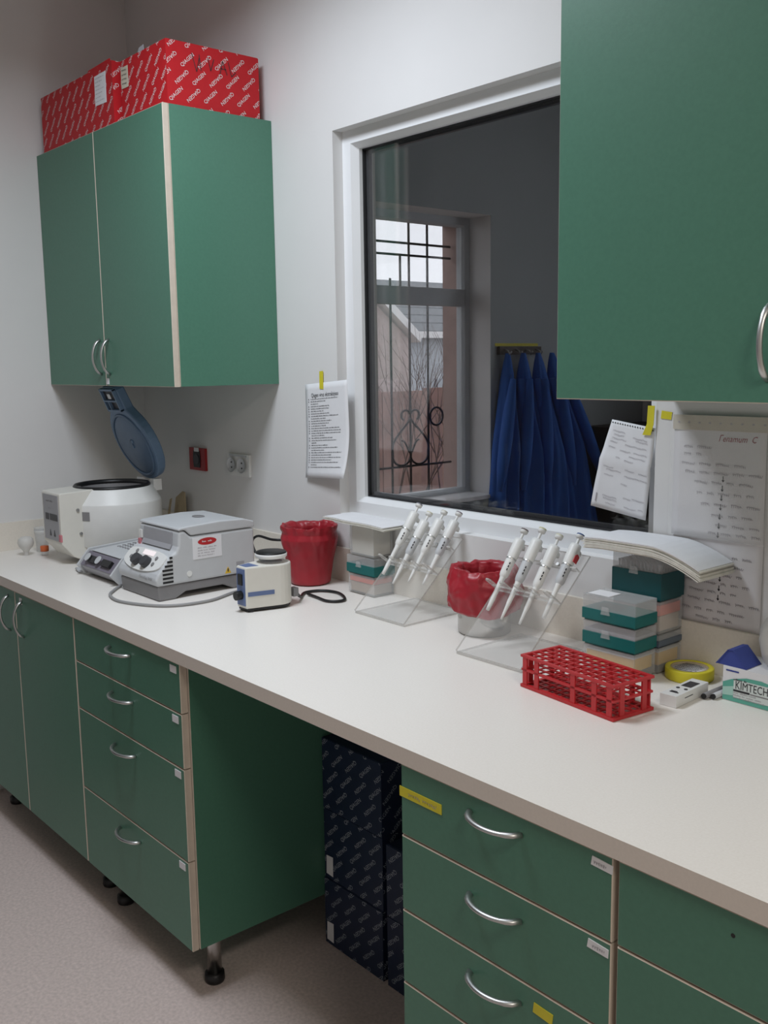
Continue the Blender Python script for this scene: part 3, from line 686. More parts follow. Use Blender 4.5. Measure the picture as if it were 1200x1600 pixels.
# --- squat grey device between the centrifuges
o = thing('dry_bath', 'squat grey bench device with a dark sloping front between the two centrifuges', 'lab device', (.725,-.43,HZ))
m = MB().prism([(-.098,.076),(-.135,.034),(-.112,.006),(.115,.006),(.115,.088)], -.115, .115, 'x'); m.build('case', GREY3, o, .003)
for k in (-1,1): MB().prism([(-.102,.084),(-.146,.034),(-.118,.003),(.12,.003),(.12,.096)], k*.116, k*.124, 'x').build('side_plate', GREY1, o, .002)
fm = Matrix.Translation((0,-.1165,.055)) @ Matrix.Rotation(-math.atan2(.037,.042), 4, 'X')
m = MB(); m.M = fm; m.box(-.112,-.002,-.026,.112,.003,.026); pn = m.build('front_panel', mat('plum_grey',(.20,.18,.22),.5,noise=.04), o)
for x in (-.045,.055): m = MB(); m.M = fm; m.box(x-.03,-.012,-.012,x+.03,-.002,.010); m.build('knob', BLACK, pn, .004)
for x in (-.07,.005): m = MB(); m.M = fm; m.tube([(x,-.014,0),(x,-.017,0)], .014, 14); m.build('knob_cap', GREY1, pn)
MB().prism([(-.100,.078),(-.100,.0795),(.06,.090),(.06,.0885)], -.1,.1,'x').build('top_plate', GREY1, o)
m = MB()
for i in range(9):
    for j in range(6): m.lathe([(.0065,.0),(.0065,.004),(.0048,.004),(.0048,.001)], 8, (-.07+i*.018, -.02+j*.018, .0795+.0013*j+.0025))
g = m.build('tube_block', GREY2, o); g['kind'] = 'stuff'
MB().tube([(-.117,-.10,.012),(-.150,-.122,.006),(-.195,-.112,.006),(-.19,-.075,.006),(-.118,-.05,.010)], .008, 8, sy=.6).build('carry_handle', GREY1, o)
# --- grey bench centrifuge
o = thing('centrifuge', 'grey bench centrifuge with two dark knobs and a red oval warning sticker', 'centrifuge', (1.005,-.40,HZ))
MB().prism([(-.158,0),(-.105,0),(-.070,.017),(.055,.017),(.09,0),(.163,0),(.165,.040),(-.162,.044)], -.116, .116, 'x').build('foot_shell', GREY2, o, .006)
MB().prism([(-.163,.043),(-.168,.062),(-.160,.078),(-.112,.130),(-.100,.134),(-.092,.150),(-.088,.193),(-.070,.194),(-.052,.176),(.164,.176),(.165,.043)], -.119, .119, 'x').build('case', GREY1, o, .007, 3)
ld = MB().prism([(-.090,.195),(-.087,.203),(-.060,.2055),(.05,.2100),(.13,.2065),(.165,.196),(.166,.178),(-.050,.178),(-.068,.1955)], -.120, .120, 'x').build('lid', GREY1, o, .005, 3)
m = MB().lathe([(0,.0015),(1,.0015),(1.05,.0005)], 24); me = m.build('lid_window', GREY2, ld, loc=(.0,.045,.2098)); me.scale = (.024,.016,1)
MB().prism([(-.1030,.140),(-.0955,.153),(-.0925,.188),(-.0895,.188),(-.0925,.153),(-.1,.139)], -.085, .085, 'x').build('grip_recess', GREY3, o)
sa = math.atan2(.052,.048); sm = Matrix.Translation((0,-.137,.1045)) @ Matrix.Rotation(-(PI/2-sa), 4, 'X')
m = MB(); m.M = sm; pp = [(.112*math.cos(a), (-.002+.036*abs(math.sin(a))**.8*-1) if math.sin(a) < 0 else (.002+.032*math.sin(a)**.35)) for a in [2*PI*i/36 for i in range(36)]]
m.prism(pp, -.0035, .002, 'y'); pn = m.build('control_panel', WHITE, o)
for x in (-.026,.030): m = MB(); m.M = sm; m.tube([(x,-.003,-.010),(x,-.020,-.010)], [.0185,.0165], 24); m.build('knob', DARK, pn, .001)
m = MB(); m.M = sm; m.box(-.026,-.0048,.013,.040,-.003,.029); m.build('display', LCD, pn)
for x, z in ((-.062,.018),(-.074,-.004),(.066,.010),(.066,-.010)): m = MB(); m.M = sm; m.tube([(x,-.003,z),(x,-.006,z)], .0062, 14); m.build('button', GREY2, pn)
for a, c, mm in (((-.104,-.1000,.152),(-.090,-.0935,.176),WHITE),((-.104,-.104,.133),(-.091,-.097,.150),PINK)): box('sticker', a, c, mm, o)
def frontcase(u, v): return (u, -.1665-(.0015 if v < .062 else -.006*(v-.062)/.016), v)
Flat().text('Centrifuge 5424', .0125, .058, .062, sx=.95).on('lettering', GREY2, o, lambda u, v: (u, -.1690+(.5*(v-.062) if v > .062 else -.25*(v-.062)), v))
for k in range(7):
    z = .050+k*.0115; box('vent_slot', (.1185,-.145+max(0,k-3)*.008,z), (.1198,-.112,z+.006), BLACK, o)
MB().tube([(.119,-.060,.068),(.1205,-.060,.068)], .0085, 18).build('round_plug', WHITE, o)
st = box('warning_sticker', (.1188,-.046,.106), (.1198,.050,.170), PAPER, o)
Flat().oval(.002,.1555,.031,.0105).on('red_oval', REDPL, st, right(.1199,.0002))
fl = Flat(); rn = random.Random(8); fl.words(-.015,.02,.1555,.0055,rn); fl.on('white_print', PRINTW, st, right(.1199,.0006))
fl = Flat()
for k in range(4): fl.words(-.030,.034-k*.003,.138-k*.0078,.0038,rn)
fl.on('print', INKF, st, right(.1199,.0003))
t = MB().prism([(.058,.050),(.079,.050),(.0685,.070)], .1188, .1198, 'x').build('warning_triangle', AMBER, o)
Flat().poly([(.0665,.055),(.0705,.055),(.0705,.063),(.0685,.066),(.0665,.063)]).on('mark', INK, t, right(.1198,.0003))
box('rating_plate', (.1188,.098,.058), (.1198,.125,.080), GREY3, o)
# --- vortex mixer
o = thing('vortex_mixer', 'small cream vortex mixer with a black rubber disc on top and blue front', 'mixer', (1.377,-.37,HZ))
pl = [(-.023,-.076),(.023,-.076)]+[(.050*math.cos(a)+.0,.030+.046*math.sin(a)) for a in [math.radians(-12+i*204/14) for i in range(15)]]
MB().prism([(x*1.0,y) for x, y in pl], .010, .124, 'z').build('body', OFFW, o, .004, 2)
MB().prism([(x*.94,y*.94) for x, y in pl], .004, .011, 'z').build('base', BLACK, o)
for x, y in ((-.018,-.06),(.018,-.06),(.0,.058)): MB().lathe([(0,0),(.008,0),(.008,.005)], 10, (x,y,0)).build('foot', BLACK, o)
f = box('front_panel', (-.0195,-.0775,.018), (.0195,-.0755,.118), BLUEP, o)
box('rocker_switch', (-.010,-.081,.074), (.010,-.077,.104), BLACK, f, .002); MB().tube([(0,-.077,.046),(0,-.096,.046)], .0125, 18).build('speed_knob', BLACK, f, .001)
p0 = Vector((.023,-.076)); p1 = Vector((.050*math.cos(math.radians(12)),.030-.046*math.sin(math.radians(12)))); nn = Vector((p1.y-p0.y, p0.x-p1.x)).normalized(); qa = p0.lerp(p1,.05); qb = p0.lerp(p1,.80)
MB().prism([tuple(qa-nn*.001),tuple(qb-nn*.001),tuple(qb+nn*.001),tuple(qa+nn*.001)], .044, .056, 'z').build('blue_stripe', BLUEP, o)
MB().prism([(-.017,-.07),(.017,-.07),(.024,-.035),(-.024,-.035)], .1235, .1247, 'z').build('top_label', BLUEP, o)
MB().lathe([(.030,.124),(.030,.127),(.014,.128),(.014,.138)], 24, (0,.023,0)).build('neck', GREY3, o)
MB().lathe([(0,.137),(.040,.137),(.044,.141),(.044,.148),(.0425,.149)], 36, (0,.023,0)).build('platform', WHITE, o)
MB().lathe([(.0425,.149),(.0425,.152),(.040,.1535),(0,.153)], 36, (0,.023,0)).build('rubber_pad', BLACK, o)
box('inlet', (.012,.072,.022), (.034,.088,.046), GREY2, o)

# ================================================================== cables
def cable(name, label, pts, r, m):
    P = [Vector(p) for p in pts]; q = []
    for i in range(len(P)-1):
        p0, p1, p2, p3 = P[max(0,i-1)], P[i], P[i+1], P[min(len(P)-1,i+2)]
        for k in range(8):
            t = k/8; q.append(.5*((2*p1)+(p2-p0)*t+(2*p0-5*p1+4*p2-p3)*t*t+(3*p1-p0-3*p2+p3)*t**3))
    q.append(P[-1]); return tag(MB().tube(q, r, 8).build(name, m), label, 'cable')
cable('power_cable', 'grey cable looping on the worktop in front of the grey centrifuge', [(.862,-.548,.905),(.905,-.590,.905),(.965,-.632,.905),(1.065,-.640,.905),(1.19,-.575,.905),(1.222,-.46,.905),(1.18,-.345,.905),(1.17,-.24,.905)], .0042, GREYCABLE)
cable('power_cable', 'black cable rising behind the grey centrifuge towards the wall', [(1.14,-.13,.905),(.98,-.12,.94),(.925,-.115,.985),(.95,-.11,1.012),(1.02,-.10,1.008),(1.055,-.07,1.012),(1.06,-.045,1.045),(1.075,-.03,1.06),(1.10,-.02,1.02)], .0042, BLACK)
cable('power_cable', 'black cable looping on the worktop in front of the red lined bin', [(1.400,-.278,.925),(1.375,-.25,.909),(1.330,-.20,.905),(1.345,-.152,.905),(1.400,-.135,.905),(1.470,-.165,.905),(1.482,-.195,.905),(1.455,-.218,.905),(1.40,-.212,.905),(1.352,-.208,.906)], .0042, BLACK)

# ================================================================== red-lined bins
def ruffle(seed):
    rn = random.Random(seed); ph = [rn.uniform(0,6) for _ in range(6)]
    def fn(a, r, z, amp=1.0): return sum(math.sin(k*a+ph[i])*w for i,(k,w) in enumerate(((3,.35),(5,.3),(9,.25),(14,.2),(21,.13))))*amp
    return fn
def bag(parent, prof, seed, n=150, tilt=0.0):
    rf = ruffle(seed); rg = ruffle(seed+5); pr = []
    for i in range(len(prof)-1):
        (r0,z0,a0_),(r1,z1,a1_) = prof[i], prof[i+1]
        for k in range(5): t = k/5; pr.append((r0+(r1-r0)*t, z0+(z1-z0)*t, a0_+(a1_-a0_)*t))
    pr.append(prof[-1]); m = MB(); vs = []
    for (r, z, am) in pr:
        for i in range(n):
            a = 2*PI*i/n; P_ = Vector((math.cos(a)*1.9, math.sin(a)*1.9, z*17+seed)); rid = 1-2.4*abs(noise.noise(P_*1.15))+.5*noise.noise(P_*3.1); d = (rf(a+z*3,0,0)*.30+rid*.75)*am; e = (rg(a-z*9,0,0)*.45+noise.noise(P_*1.7)*.5)*am
            e -= tilt*math.cos(a+.6)*max(0, 1-(z-prof[0][1])/.09)
            vs.append(((r+d)*math.cos(a), (r+d)*math.sin(a), z+e*.9))
    m.add(vs, [(j*n+i, j*n+(i+1)%n, (j+1)*n+(i+1)%n, (j+1)*n+i) for j in range(len(pr)-1) for i in range(n)], 0, True)
    return m.build('bag_liner', REDBAG, parent)
o = thing('waste_bin', 'round bin fully wrapped in a red bag against the wall', 'bin', (1.218,-.099,HZ))
bag(o, [(.0,.0016,0),(.056,.002,0),(.061,.005,.0010),(.067,.05,.0022),(.076,.10,.0034),(.083,.128,.0040),(.085,.140,.0036),(.080,.158,.0030),(.082,.170,.0060),(.081,.180,.0080),(.072,.177,.0080),(.066,.165,.005),(.065,.12,.002)], 3)
MB().lathe([(.062,.012),(.055,.012),(0,.012)], 30).build('bin_floor', DARK, o)
o = thing('waste_beaker', 'steel beaker lined with a red bag between the two pipette stands', 'bin', (1.962,-.116,HZ))
MB().lathe([(0,.0005),(.062,.0005),(.065,.004),(.065,.118),(.062,.118),(.062,.006),(0,.006)], 48).build('beaker', STEEL, o)
bag(o, [(.073,.064,.005),(.085,.071,.010),(.089,.088,.010),(.090,.110,.009),(.086,.132,.009),(.080,.152,.010),(.072,.165,.011),(.061,.162,.009),(.056,.150,.005),(.055,.08,.003),(.052,.03,.001),(0,.028,0)], 9, tilt=.016)

# ================================================================== pipette stands and pipettes
BTN = {'grey': mat('grey_button',(.22,.22,.25),.4,noise=.03), 'pale': mat('pale_button',(.66,.64,.50),.4,noise=.03), 'cream': mat('cream_button',(.62,.60,.52),.4,noise=.03), 'slate': mat('slate_button',(.25,.22,.24),.4,noise=.03), 'yellow': mat('yellow_button',(.60,.58,.36),.4,noise=.03), 'dark': mat('brown_button',(.12,.09,.09),.4,noise=.03), 'blue': mat('blue_button',(.05,.10,.25),.4,noise=.03)}
def pipette(label, x, y, z, lean, L, btn, seed, fat=False, flag=False):
    o = thing('pipette', label, 'pipette', (x,y,z), 0, 'pipettes on the clear stands'); o.rotation_euler = (-lean,0,0)
    k = L/.224; t = .0042 if fat else .0026
    MB().lathe([(0,0),(t,0),(t+.0006,.012*k),(t+.0016,.030*k),(.0052,.040*k),(.0062,.082*k),(.0075,.090*k)], 16).build('shaft', WHITE, o)
    MB().lathe([(.0068,.088*k),(.0100,.093*k),(.0112,.100*k),(.0120,.138*k)], 20).build('barrel', GREY1 if seed % 2 else WHITE, o)
    MB().lathe([(.0121,.137*k),(.0124,.138*k),(.0124,.1405*k),(.0121,.1415*k)], 20).build('ring', CHROME, o)
    h = MB().lathe([(.0120,.141*k),(.0130,.150*k),(.0138,.186*k),(.0125,.194*k),(.004,.195*k)], 20).build('handle', WHITE, o)
    MB().prism([(.010,.190*k),(.024,.186*k),(.026,.176*k),(.022,.178*k),(.013,.178*k),(.013,.150*k),(.009,.150*k)], -.005, .005, 'x').build('finger_hook', WHITE, h, .0015)
    MB().lathe([(.0035,.193*k),(.0035,.212*k)], 12).build('plunger', WHITE, o)
    MB().lathe([(.0035,.211*k),(.0085,.2125*k),(.0098,.216*k),(.0098,.219*k)], 18).build('button', WHITE, o)
    MB().lathe([(.0098,.219*k),(.0092,.2225*k),(0,.224*k)], 18).build('button_cap', BTN[btn], o)
    fl = Flat(); rn = random.Random(seed)
    for i in range(3): fl.rect(-.0016,.106*k+i*.008,.0016,.106*k+i*.008+.0055)
    fl.on('volume_mark', INK, o, lambda u, v: (.0121*math.cos(-.75)+u*.6, .0121*math.sin(-.75)+u*.6, v))
    if flag: MB().prism([(-.004,.150*k),(.010,.150*k),(.012,.168*k),(.002,.172*k),(-.004,.166*k)], .0125, .0142, 'x').build('red_sticker', REDPL, o)
    return o
def pipette_stand(label, x0, x1, yf, zt, yt, yb):
    o = thing('pipette_stand', label, 'stand', ((x0+x1)/2,yf,HZ), 0, 'clear acrylic pipette stands'); w = (x1-x0)/2; H = zt-HZ; Dp = yt-yf; t = .005
    def plate(name, prof):
        m = MB(); m.prism(prof, -w, w, 'x', 0, cap=1); 
        # long faces clear, narrow edges denser
        n = len(prof)
        for i in range(n):
            a, b = prof[i], prof[(i+1) % n]
            if math.hypot(a[0]-b[0], a[1]-b[1]) < t*2.2: m.m[2+i] = 1
        return m.build(name, [ACRYL, ACRYLE], o)
    plate('base_plate', [(0,.0004),(yb-yf,.0004),(yb-yf,.0054),(0,.0054)])
    L = math.hypot(Dp, H); n = (-H/L*t, Dp/L*t)
    plate('sloping_plate', [(0,.0056),(Dp,H),(Dp+n[0],H+n[1]),(n[0],.0056+n[1])])
    # holder: a back strip with five fingers, square to the pipettes, standing off the plate
    ax = Vector((0,.611,.791)); pe = Vector((0,-.791,.611))
    c = Vector((0, Dp*.56, H*.56))+pe*.012+ax*.006
    hm = Matrix(((1,pe.x,ax.x,c.x),(0,pe.y,ax.y,c.y),(0,pe.z,ax.z,c.z),(0,0,0,1)))
    m = MB(); m.M = hm; m.box(-w+.004,-.012,-.002,w-.004,.014,.002, m=[0,0,1,1,1,1]); hd = m.build('holder_strip', [CLEAR2, ACRYLE], o)
    for i in range(5):
        xx = -w+.012+i*(2*w-.024)/4; m = MB(); m.M = hm; m.prism([(xx-.008,.014),(xx+.008,.014),(xx+.008,.040),(xx+.004,.046),(xx-.004,.046),(xx-.008,.040)], -.002, .002, 'z', 1, cap=0); m.build('finger', [CLEAR, ACRYLE], hd)
    c2 = Vector((0, Dp*.86, H*.86))+pe*.010; hm2 = hm.copy(); hm2.translation = c2
    m = MB(); m.M = hm2; m.box(-w+.004,-.008,-.002,w-.004,.010,.002, m=[0,0,1,1,1,1]); m.build('rest_strip', [CLEAR2, ACRYLE], o)
    for i in range(3):
        xx = -w+.03+(i+.5)*(2*w-.06)/3; m = MB(); m.M = hm2; m.tube([(xx,.010,0),(xx,.016,0)], .004, 12); m.build('screw', CHROME, o)
    for k in (-1,1):
        for y in (.012, yb-yf-.012): pass
    return o
pipette_stand('clear acrylic pipette stand left of the steel beaker', 1.601, 1.798, -.234, 1.098, -.022, -.018)
pipette_stand('clear acrylic pipette stand right of the steel beaker', 2.050, 2.246, -.300, 1.120, -.068, -.08)
LN = math.atan2(.137,.177)
side = ('left', 'left'); nm = ('first','second','third','fourth')
for i, (x, y, z, L, b) in enumerate(((1.628,-.158,.999,.224,'grey'),(1.675,-.164,.981,.224,'pale'),(1.720,-.149,.991,.220,'cream'),(1.767,-.141,.990,.222,'slate'))):
    pipette('%s white pipette from the left on the stand left of the steel beaker' % nm[i], x, y, z, LN, L, b, 70+i, fat=(i == 0))
for i, (x, y, z, L, b) in enumerate(((2.073,-.222,.993,.216,'dark'),(2.120,-.227,.981,.240,'yellow'),(2.166,-.217,.977,.232,'pale'),(2.214,-.192,.995,.216,'blue'))):
    pipette('%s white pipette from the left on the stand right of the steel beaker' % nm[i], x, y, z, LN-.02, L, b, 80+i, fat=(i in (0,3)), flag=(i == 3))

# ================================================================== tip boxes and papers
def shell(name, w, d, z0, z1, m, parent, t=.0014, topm=None):
    """open-bottomed thin box (a lid or a clear body)"""
    g = MB(); g.box(-w,-d,z0,w,-d+t,z1); g.box(-w,d-t,z0,w,d,z1); g.box(-w,-d+t,z0,-w+t,d-t,z1); g.box(w-t,-d+t,z0,w,d-t,z1); g.box(-w,-d,z1-t,w,d,z1)
    return g.build(name, m, parent)
def latch(parent, d, z, x=-.006): 
    l = MB().prism([(x-.011,z-.007),(x+.011,z-.007),(x+.008,z+.009),(x-.008,z+.009)], -d-.0035, -d-.0002, 'y').build('latch', CLEAR, parent); return l
def tip_box(label, x0, x1, y0, y1, z0, z1, base, bh, lidm, tips=None, lt=True, rack=None, fill=None):
    o = thing('tip_box', label, 'box', ((x0+x1)/2,(y0+y1)/2,z0), 0, 'pipette tip boxes'); w, d, H = (x1-x0)/2, (y1-y0)/2, z1-z0-.0004
    if bh: MB().prism([(-w+.004,-d+.004),(w-.004,-d+.004),(w-.004,d-.004),(-w+.004,d-.004)], .0003, .004, 'z').build('base_foot', base, o); box('base', (-w,-d,.004), (w,d,bh), base, o, .003)
    shell('lid', w-.001, d-.001, bh+.0005, H, lidm, o)
    if rack: box('rack', (-w+.004,-d+.004,rack[0]), (w-.004,d-.004,rack[1]), rack[2], o, .001)
    if fill: box('filling', (-w+.006,-d+.006,fill[0]), (w-.006,d-.006,fill[1]), fill[2], o, .002)
    if tips:
        m = MB(); zt0, zt1, mm = tips; nx, ny = 12, 8
        for i in range(nx):
            for j in range(ny): m.lathe([(.0008,zt0),(.0032,zt1),(.0026,zt1)], 6, (-w+.012+i*(2*w-.024)/(nx-1), -d+.010+j*(2*d-.020)/(ny-1), 0))
        t = m.build('tips', mm, o); t['kind'] = 'stuff'
    if lt: latch(o, d, bh)
    return o
tip_box('clear tip box with an orange rack, bottom of the stack beside the left pipette stand', 1.392,1.508,-.090,-.014,HZ,.9580,FROST,.004,CLEAR,lt=False,rack=(.036,.050,ORANGET),fill=(.006,.034,BEIGE))
tip_box('teal tip box in the middle of the stack beside the left pipette stand', 1.388,1.512,-.092,-.014,.9582,1.0120,TEAL,.030,CLEAR)
tip_box('tall milky box on top of the stack beside the left pipette stand', 1.398,1.506,-.088,-.014,1.0122,1.1050,FROST,.004,CLEAR,lt=False,fill=(.006,.086,CREAMF))
tip_box('clear box of yellow tips at the bottom of the front stack behind the red rack', 2.313,2.445,-.178,-.102,HZ,.9570,FROST,.004,CLEAR,lt=False,rack=(.046,.049,FROST),fill=(.018,.045,YELLOWT))
tip_box('lower teal tip box of the front stack behind the red rack', 2.312,2.446,-.179,-.102,.9572,1.0100,TEAL,.029,CLEAR,rack=(.030,.036,TIPGREY))
t = tip_box('upper teal tip box with a paper label on its clear lid', 2.311,2.446,-.180,-.102,1.0102,1.0670,TEAL,.027,CLEAR)
box('paper_label', (-.060,-.030,.0568), (-.005,.012,.0574), PAPER, t)
tip_box('clear box of yellow tips at the bottom of the stack against the wall', 2.330,2.450,-.099,-.014,HZ,.9560,FROST,.004,CLEAR,lt=False,rack=(.046,.049,FROST),fill=(.018,.045,YELLOWT))
tip_box('slate grey tip box, second from the bottom against the wall', 2.330,2.450,-.099,-.014,.9562,.9850,mat('slate_plastic',(.10,.13,.17),.4,noise=.05),.016,CLEAR,lt=False)
tip_box('clear box with a red-orange rack, third in the stack against the wall', 2.330,2.450,-.099,-.014,.9852,1.0560,FROST,.004,CLEAR,lt=False,rack=(.040,.062,ORANGET),fill=(.006,.038,BEIGE))
tip_box('dark teal tip box with grey tips under the big paper pile', 2.328,2.452,-.100,-.014,1.0562,1.1580,TEALD,.060,CLEAR,tips=(.060,.078,TIPGREY))
def paper_pile(label, x0, x1, y0, y1, z0, n, dz, fz, seed):
    o = thing('paper_pile', label, 'papers', ((x0+x1)/2,(y0+y1)/2,z0)); rn = random.Random(seed); cx, cy = (x0+x1)/2, (y0+y1)/2
    for k in range(n):
        jx, jy, jr = rn.uniform(-.006,.006), rn.uniform(-.004,.004), rn.uniform(-.012,.012); nu = 16; vs = []
        if k == n-1: jx = jr = 0
        for lay in (0, 1):
            for i in range(nu+1):
                for y in (y0-cy+.004, y1-cy-.004):
                    x = x0-cx+(x1-x0)*i/nu; q = (x+jx-y*jr, y+jy*.5+x*jr*.3, k*dz+lay*dz*.86+fz(x+cx)); vs.append(q)
        m = MB(); N = 2*(nu+1); f = []
        for i in range(nu):
            a = 2*i; f += [(a,a+1,a+3,a+2), (N+a,N+a+2,N+a+3,N+a+1), (a,a+2,N+a+2,N+a), (a+1,N+a+1,N+a+3,a+3)]
        f += [(0,N,N+1,1), (2*nu,2*nu+1,N+2*nu+1,N+2*nu)]
        m.add(vs, f, 0, False); m.build('leaf', PAPER if k == n-1 else PAPERY, o)
    return o
paper_pile('thin pile of white papers on the tall milky box', 1.312, 1.578, -.118, -.004, 1.1056, 4, .0028, lambda x: .006*math.sin((x-1.30)*16)*max(0,(1.40-x)/.1 if x < 1.40 else 0)-.045*max(0,x-1.512)**1.2*2.2, 5)
paper_pile('thick pile of curling papers on the dark teal tip box', 2.277, 2.560, -.140, -.004, 1.1584, 9, .0027, lambda x: -1.15*max(0,x-2.445)**1.6-.25*max(0,2.33-x)**1.5, 9)

# ================================================================== red tube rack
o = thing('tube_rack', 'red plastic test tube rack near the front of the worktop', 'rack', (2.4345,-.327,HZ), math.radians(-6.8))
LX, LY = .124, .052
def grid(name, z, nx, ny, t, h):
    m = MB()
    for j in range(ny+1): y = -LY+.004+(2*LY-.008)*j/ny; m.box(-LX,y-t/2,z,LX,y+t/2,z+h)
    for i in range(nx+1): x = -LX+.004+(2*LX-.008)*i/nx; m.box(x-t/2,-LY+.002,z+.0002,x+t/2,LY-.002,z+h-.0002)
    g = m.build(name, REDPL, o); g['kind'] = 'stuff'; return g
grid('top_grid', .064, 12, 5, .0034, .004); grid('middle_grid', .036, 12, 5, .0030, .003); grid('bottom_grid', .004, 12, 5, .0050, .003)
for z, h, e in ((.0635,.005,.003),(.0005,.006,.003),(.035,.0045,.0015)):
    m = MB(); m.box(-LX-e,-LY-e,z,LX+e,-LY+.003,z+h); m.box(-LX-e,LY-.003,z,LX+e,LY+e,z+h); m.box(-LX-e,-LY+.003,z,-LX+.004,LY-.003,z+h); m.box(LX-.004,-LY+.003,z,LX+e,LY-.003,z+h); m.build('rim', REDPL, o, .0012)
for s_ in (-1,1):
    for x in (-.116,-.082,.020,.076,.114): box('post', (x-.006,s_*LY-.0015,.006), (x+.006,s_*LY+.0015,.064), REDPL, o)
    for y in (-.030,.030): box('post', (s_*LX-.002,y-.006,.006), (s_*LX+.002,y+.006,.064), REDPL, o)

# ================================================================== small things at the right end
o = thing('tape_roll', 'roll of yellow tape lying on the worktop', 'tape', (2.5035,-.066,HZ))
MB().lathe([(.0385,.0005),(.0485,.0005),(.0495,.002),(.0495,.022),(.0485,.0235),(.0385,.0235),(.0385,.0005)], 56).build('tape', YTAPE, o)
MB().lathe([(.0350,.0008),(.0384,.0008),(.0384,.0230),(.0350,.0230),(.0350,.0008)], 48).build('core', CARDB, o)
MB().lathe([(0,.0185),(.0349,.0185),(.0349,.0195),(0,.0195)], 40).build('inner_label', PAPER, o)
fl = Flat(); rn = random.Random(3)
for k in range(6): fl.scrib(-.026+.004*abs(k-2.5)*0, -.024+k*.0095, .048, .006, rn, .0014, .12)
fl.clip(-.03,-.028,.03,.028).on('label_print', INK, o, top(.0196))
o = thing('handheld_meter', 'white handheld meter with a small dark screen', 'meter', (2.570,-.188,HZ), math.radians(3))
box('case', (-.0175,-.062,.0005), (.0175,.060,.023), WHITE, o, .005, seg=3)
box('screen', (-.0105,.004,.0228), (.0105,.040,.0236), DARK, o); 
for x in (-.008,.009): MB().lathe([(.0035,.0225),(.0035,.0245),(0,.0248)], 12, (x,-.012,0)).build('button', DARK, o)
fl = Flat().rect(-.009,-.043,.009,-.038).rect(-.009,-.0365,.004,-.0335); fl.on('printing', INK, o, top(.0231))
box('side_slot', (.0172,-.03,.012), (.0179,.0,.0135), DARK, o)
for k, (x, m) in enumerate(((2.5985,GREY2),(2.6118,GREY1))):
    o = thing('marker_pen', ('grey marker pen next to the handheld meter','silver marker pen touching the tissue box')[k], 'pen', (x,-.165+.012*k,HZ+.0066))
    MB().tube([(0,0,0),(0,.10,0)], .0060, 14).build('barrel', m, o); MB().tube([(0,-.003,0),(0,.0,0)], .0052, 14).build('end_plug', BLACK, o); MB().tube([(0,.10,0),(0,.135,0)], .0056, 14).build('cap', BLACK, o)
o = thing('tissue_box', 'green and white tissue wipe box at the right edge', 'box', (2.690,-.084,HZ))
box('carton', (-.0695,-.052,.0004), (.0695,.052,.068), PAPER, o, .0012)
P = [(-.0690,.036),(-.05,.045),(-.02,.053),(.01,.054),(.04,.049),(.069,.042)]
Flat().poly([(-.0690,.001),(.069,.001),(.069,.042),(.04,.049),(.01,.054),(-.02,.053),(-.05,.045),(-.069,.036)]).on('green_wave', KIMG, o, front(-.052,.0005))
Flat().poly([(-.0690,.010),(-.045,.013),(.0,.013),(.069,.008),(.069,.030),(.03,.036),(-.02,.038),(-.069,.026)]).on('pale_wave', KIML, o, front(-.052,.0008))
Flat().rect(-.046,.010,.069,.046).on('print_field', mat('label_white',(.66,.72,.70),.6,noise=.02), o, front(-.052,.0011))
Flat().text('KIMTECH', .0225, -.0085, .0348, sx=.72).on('brand_lettering', INK, o, front(-.052,.0015))
Flat().words(-.046, -.018, .0455, .0042, random.Random(19)).on('small_lettering', INK, o, front(-.052,.0015))
Flat().rect(-.046,.0222,-.012,.0262).on('black_bar', INK, o, front(-.052,.0015)); Flat().rect(-.011,.0222,.030,.0246).on('grey_bar', GREY2, o, front(-.052,.0014))
fl = Flat(); rn = random.Random(17)
for k in range(3): fl.words(-.046,.005+k*.008,.0195-k*.0048,.003,rn)
fl.on('fine_print', INKF, o, front(-.052,.0015))
fl = Flat().rect(-.063,.0595,-.036,.0625); fl.on('blue_mark', BLUEPAP, o, front(-.052,.0006))
Flat().oval(.03,.0,.03,.018).on('opening', DARK, o, top(.068,.0004))
o = thing('blue_paper', 'folded blue paper lying on the tissue box', 'paper', (2.632,-.108,HZ+.0684))
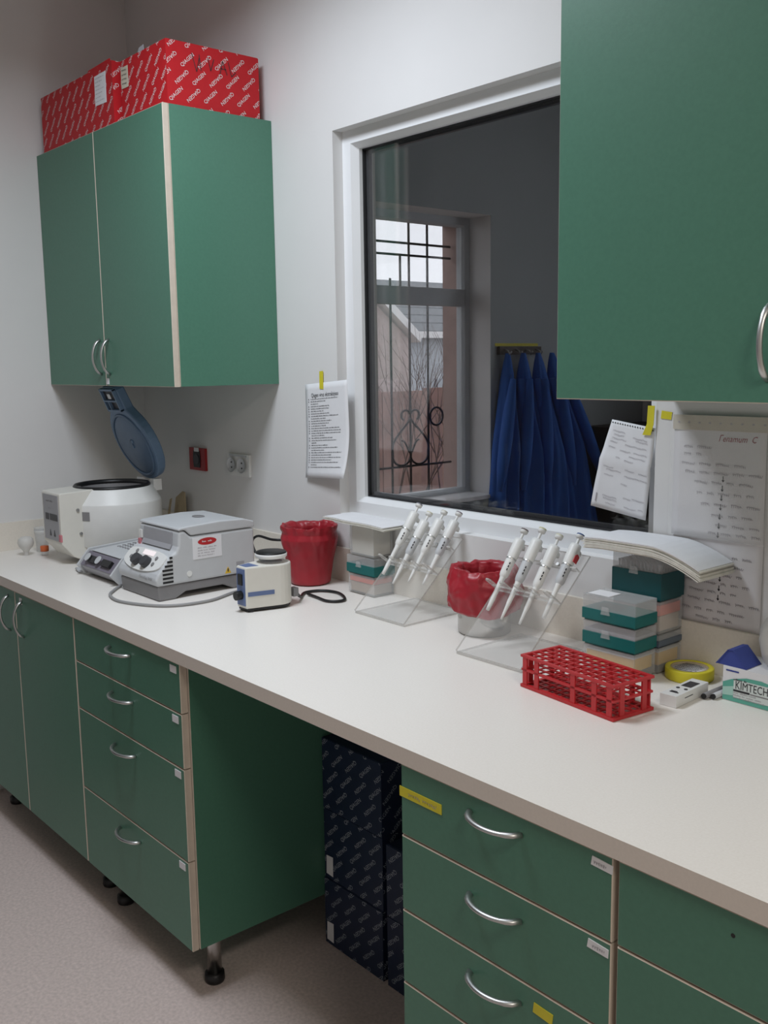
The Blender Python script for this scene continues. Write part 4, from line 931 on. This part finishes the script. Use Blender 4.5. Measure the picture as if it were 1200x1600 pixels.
MB().prism([(-.030,.0),(-.005,.032),(.006,.033),(.036,.0008),(.034,.0),(.006,.0318),(-.005,.0306),(-.027,.0)], -.026, .030, 'y').build('tent', BLUEPAP, o)
MB().prism([(-.027,.0),(-.005,.0305),(.006,.0316),(.034,.0)], -.0245, -.0235, 'y').build('tent_end', BLUEPAP, o)
o = thing('plastic_bag', 'crumpled milky plastic bag standing on the tissue box', 'bag', (2.708,-.074,HZ+.0690))
rf = ruffle(77); m = MB(); n = 40; pr = [(.0,.0),(.024,.0005),(.036,.012),(.042,.035),(.043,.055),(.040,.075),(.032,.094),(.020,.106),(.008,.111),(.0,.112)]
m.lathe(pr, n, (0,0,0), 0, True, fn=lambda a, r, z: (max(0, r+rf(a+z*20,0,0)*.0035*min(1,r/.02)), z)); m.build('film', FROST, o)

# ================================================================== small things at the left end
o = thing('plastic_beaker', 'clear plastic beaker by the left wall', 'beaker', (.115,-.492,HZ))
MB().lathe([(0,.0005),(.020,.0005),(.021,.002),(.026,.085),(.028,.088),(.0265,.088),(.0195,.004),(0,.003)], 28).build('cup', CLEAR, o)
MB().lathe([(.0270,.068),(.0272,.080),(.0255,.080),(.0253,.068)], 28).build('rim_band', FROST, o)
o = thing('funnel', 'small milky funnel lying mouth-up near the left wall', 'funnel', (.150,-.565,HZ))
MB().lathe([(.008,.0005),(.009,.010),(.012,.018),(.024,.032),(.028,.045),(.026,.058),(.018,.066),(0,.069)], 28).build('bulb', FROST, o)
o = thing('sample_tube', 'small clear sample tube with an orange cap', 'tube', (.205,-.520,HZ))
MB().lathe([(0,.0005),(.011,.001),(.012,.006),(.012,.018)], 18).build('tube', CLEAR, o); MB().lathe([(0,.017),(.0145,.017),(.0145,.034),(.013,.036),(0,.036)], 18).build('cap', ORANGE, o)
o = thing('cardboard_piece', 'folded beige cardboard leaning on the wall behind the centrifuges', 'cardboard', (.262,-.020,HZ))
MB().prism([(-.05,.0),(.072,.0),(.068,.19),(.050,.192),(.0,.165)], -.004, .0, 'y').build('back_flap', CARDB, o); MB().prism([(-.06,.0),(-.045,.0),(.012,.165),(.0,.160)], -.03, -.026, 'y').build('front_flap', CARDB, o)
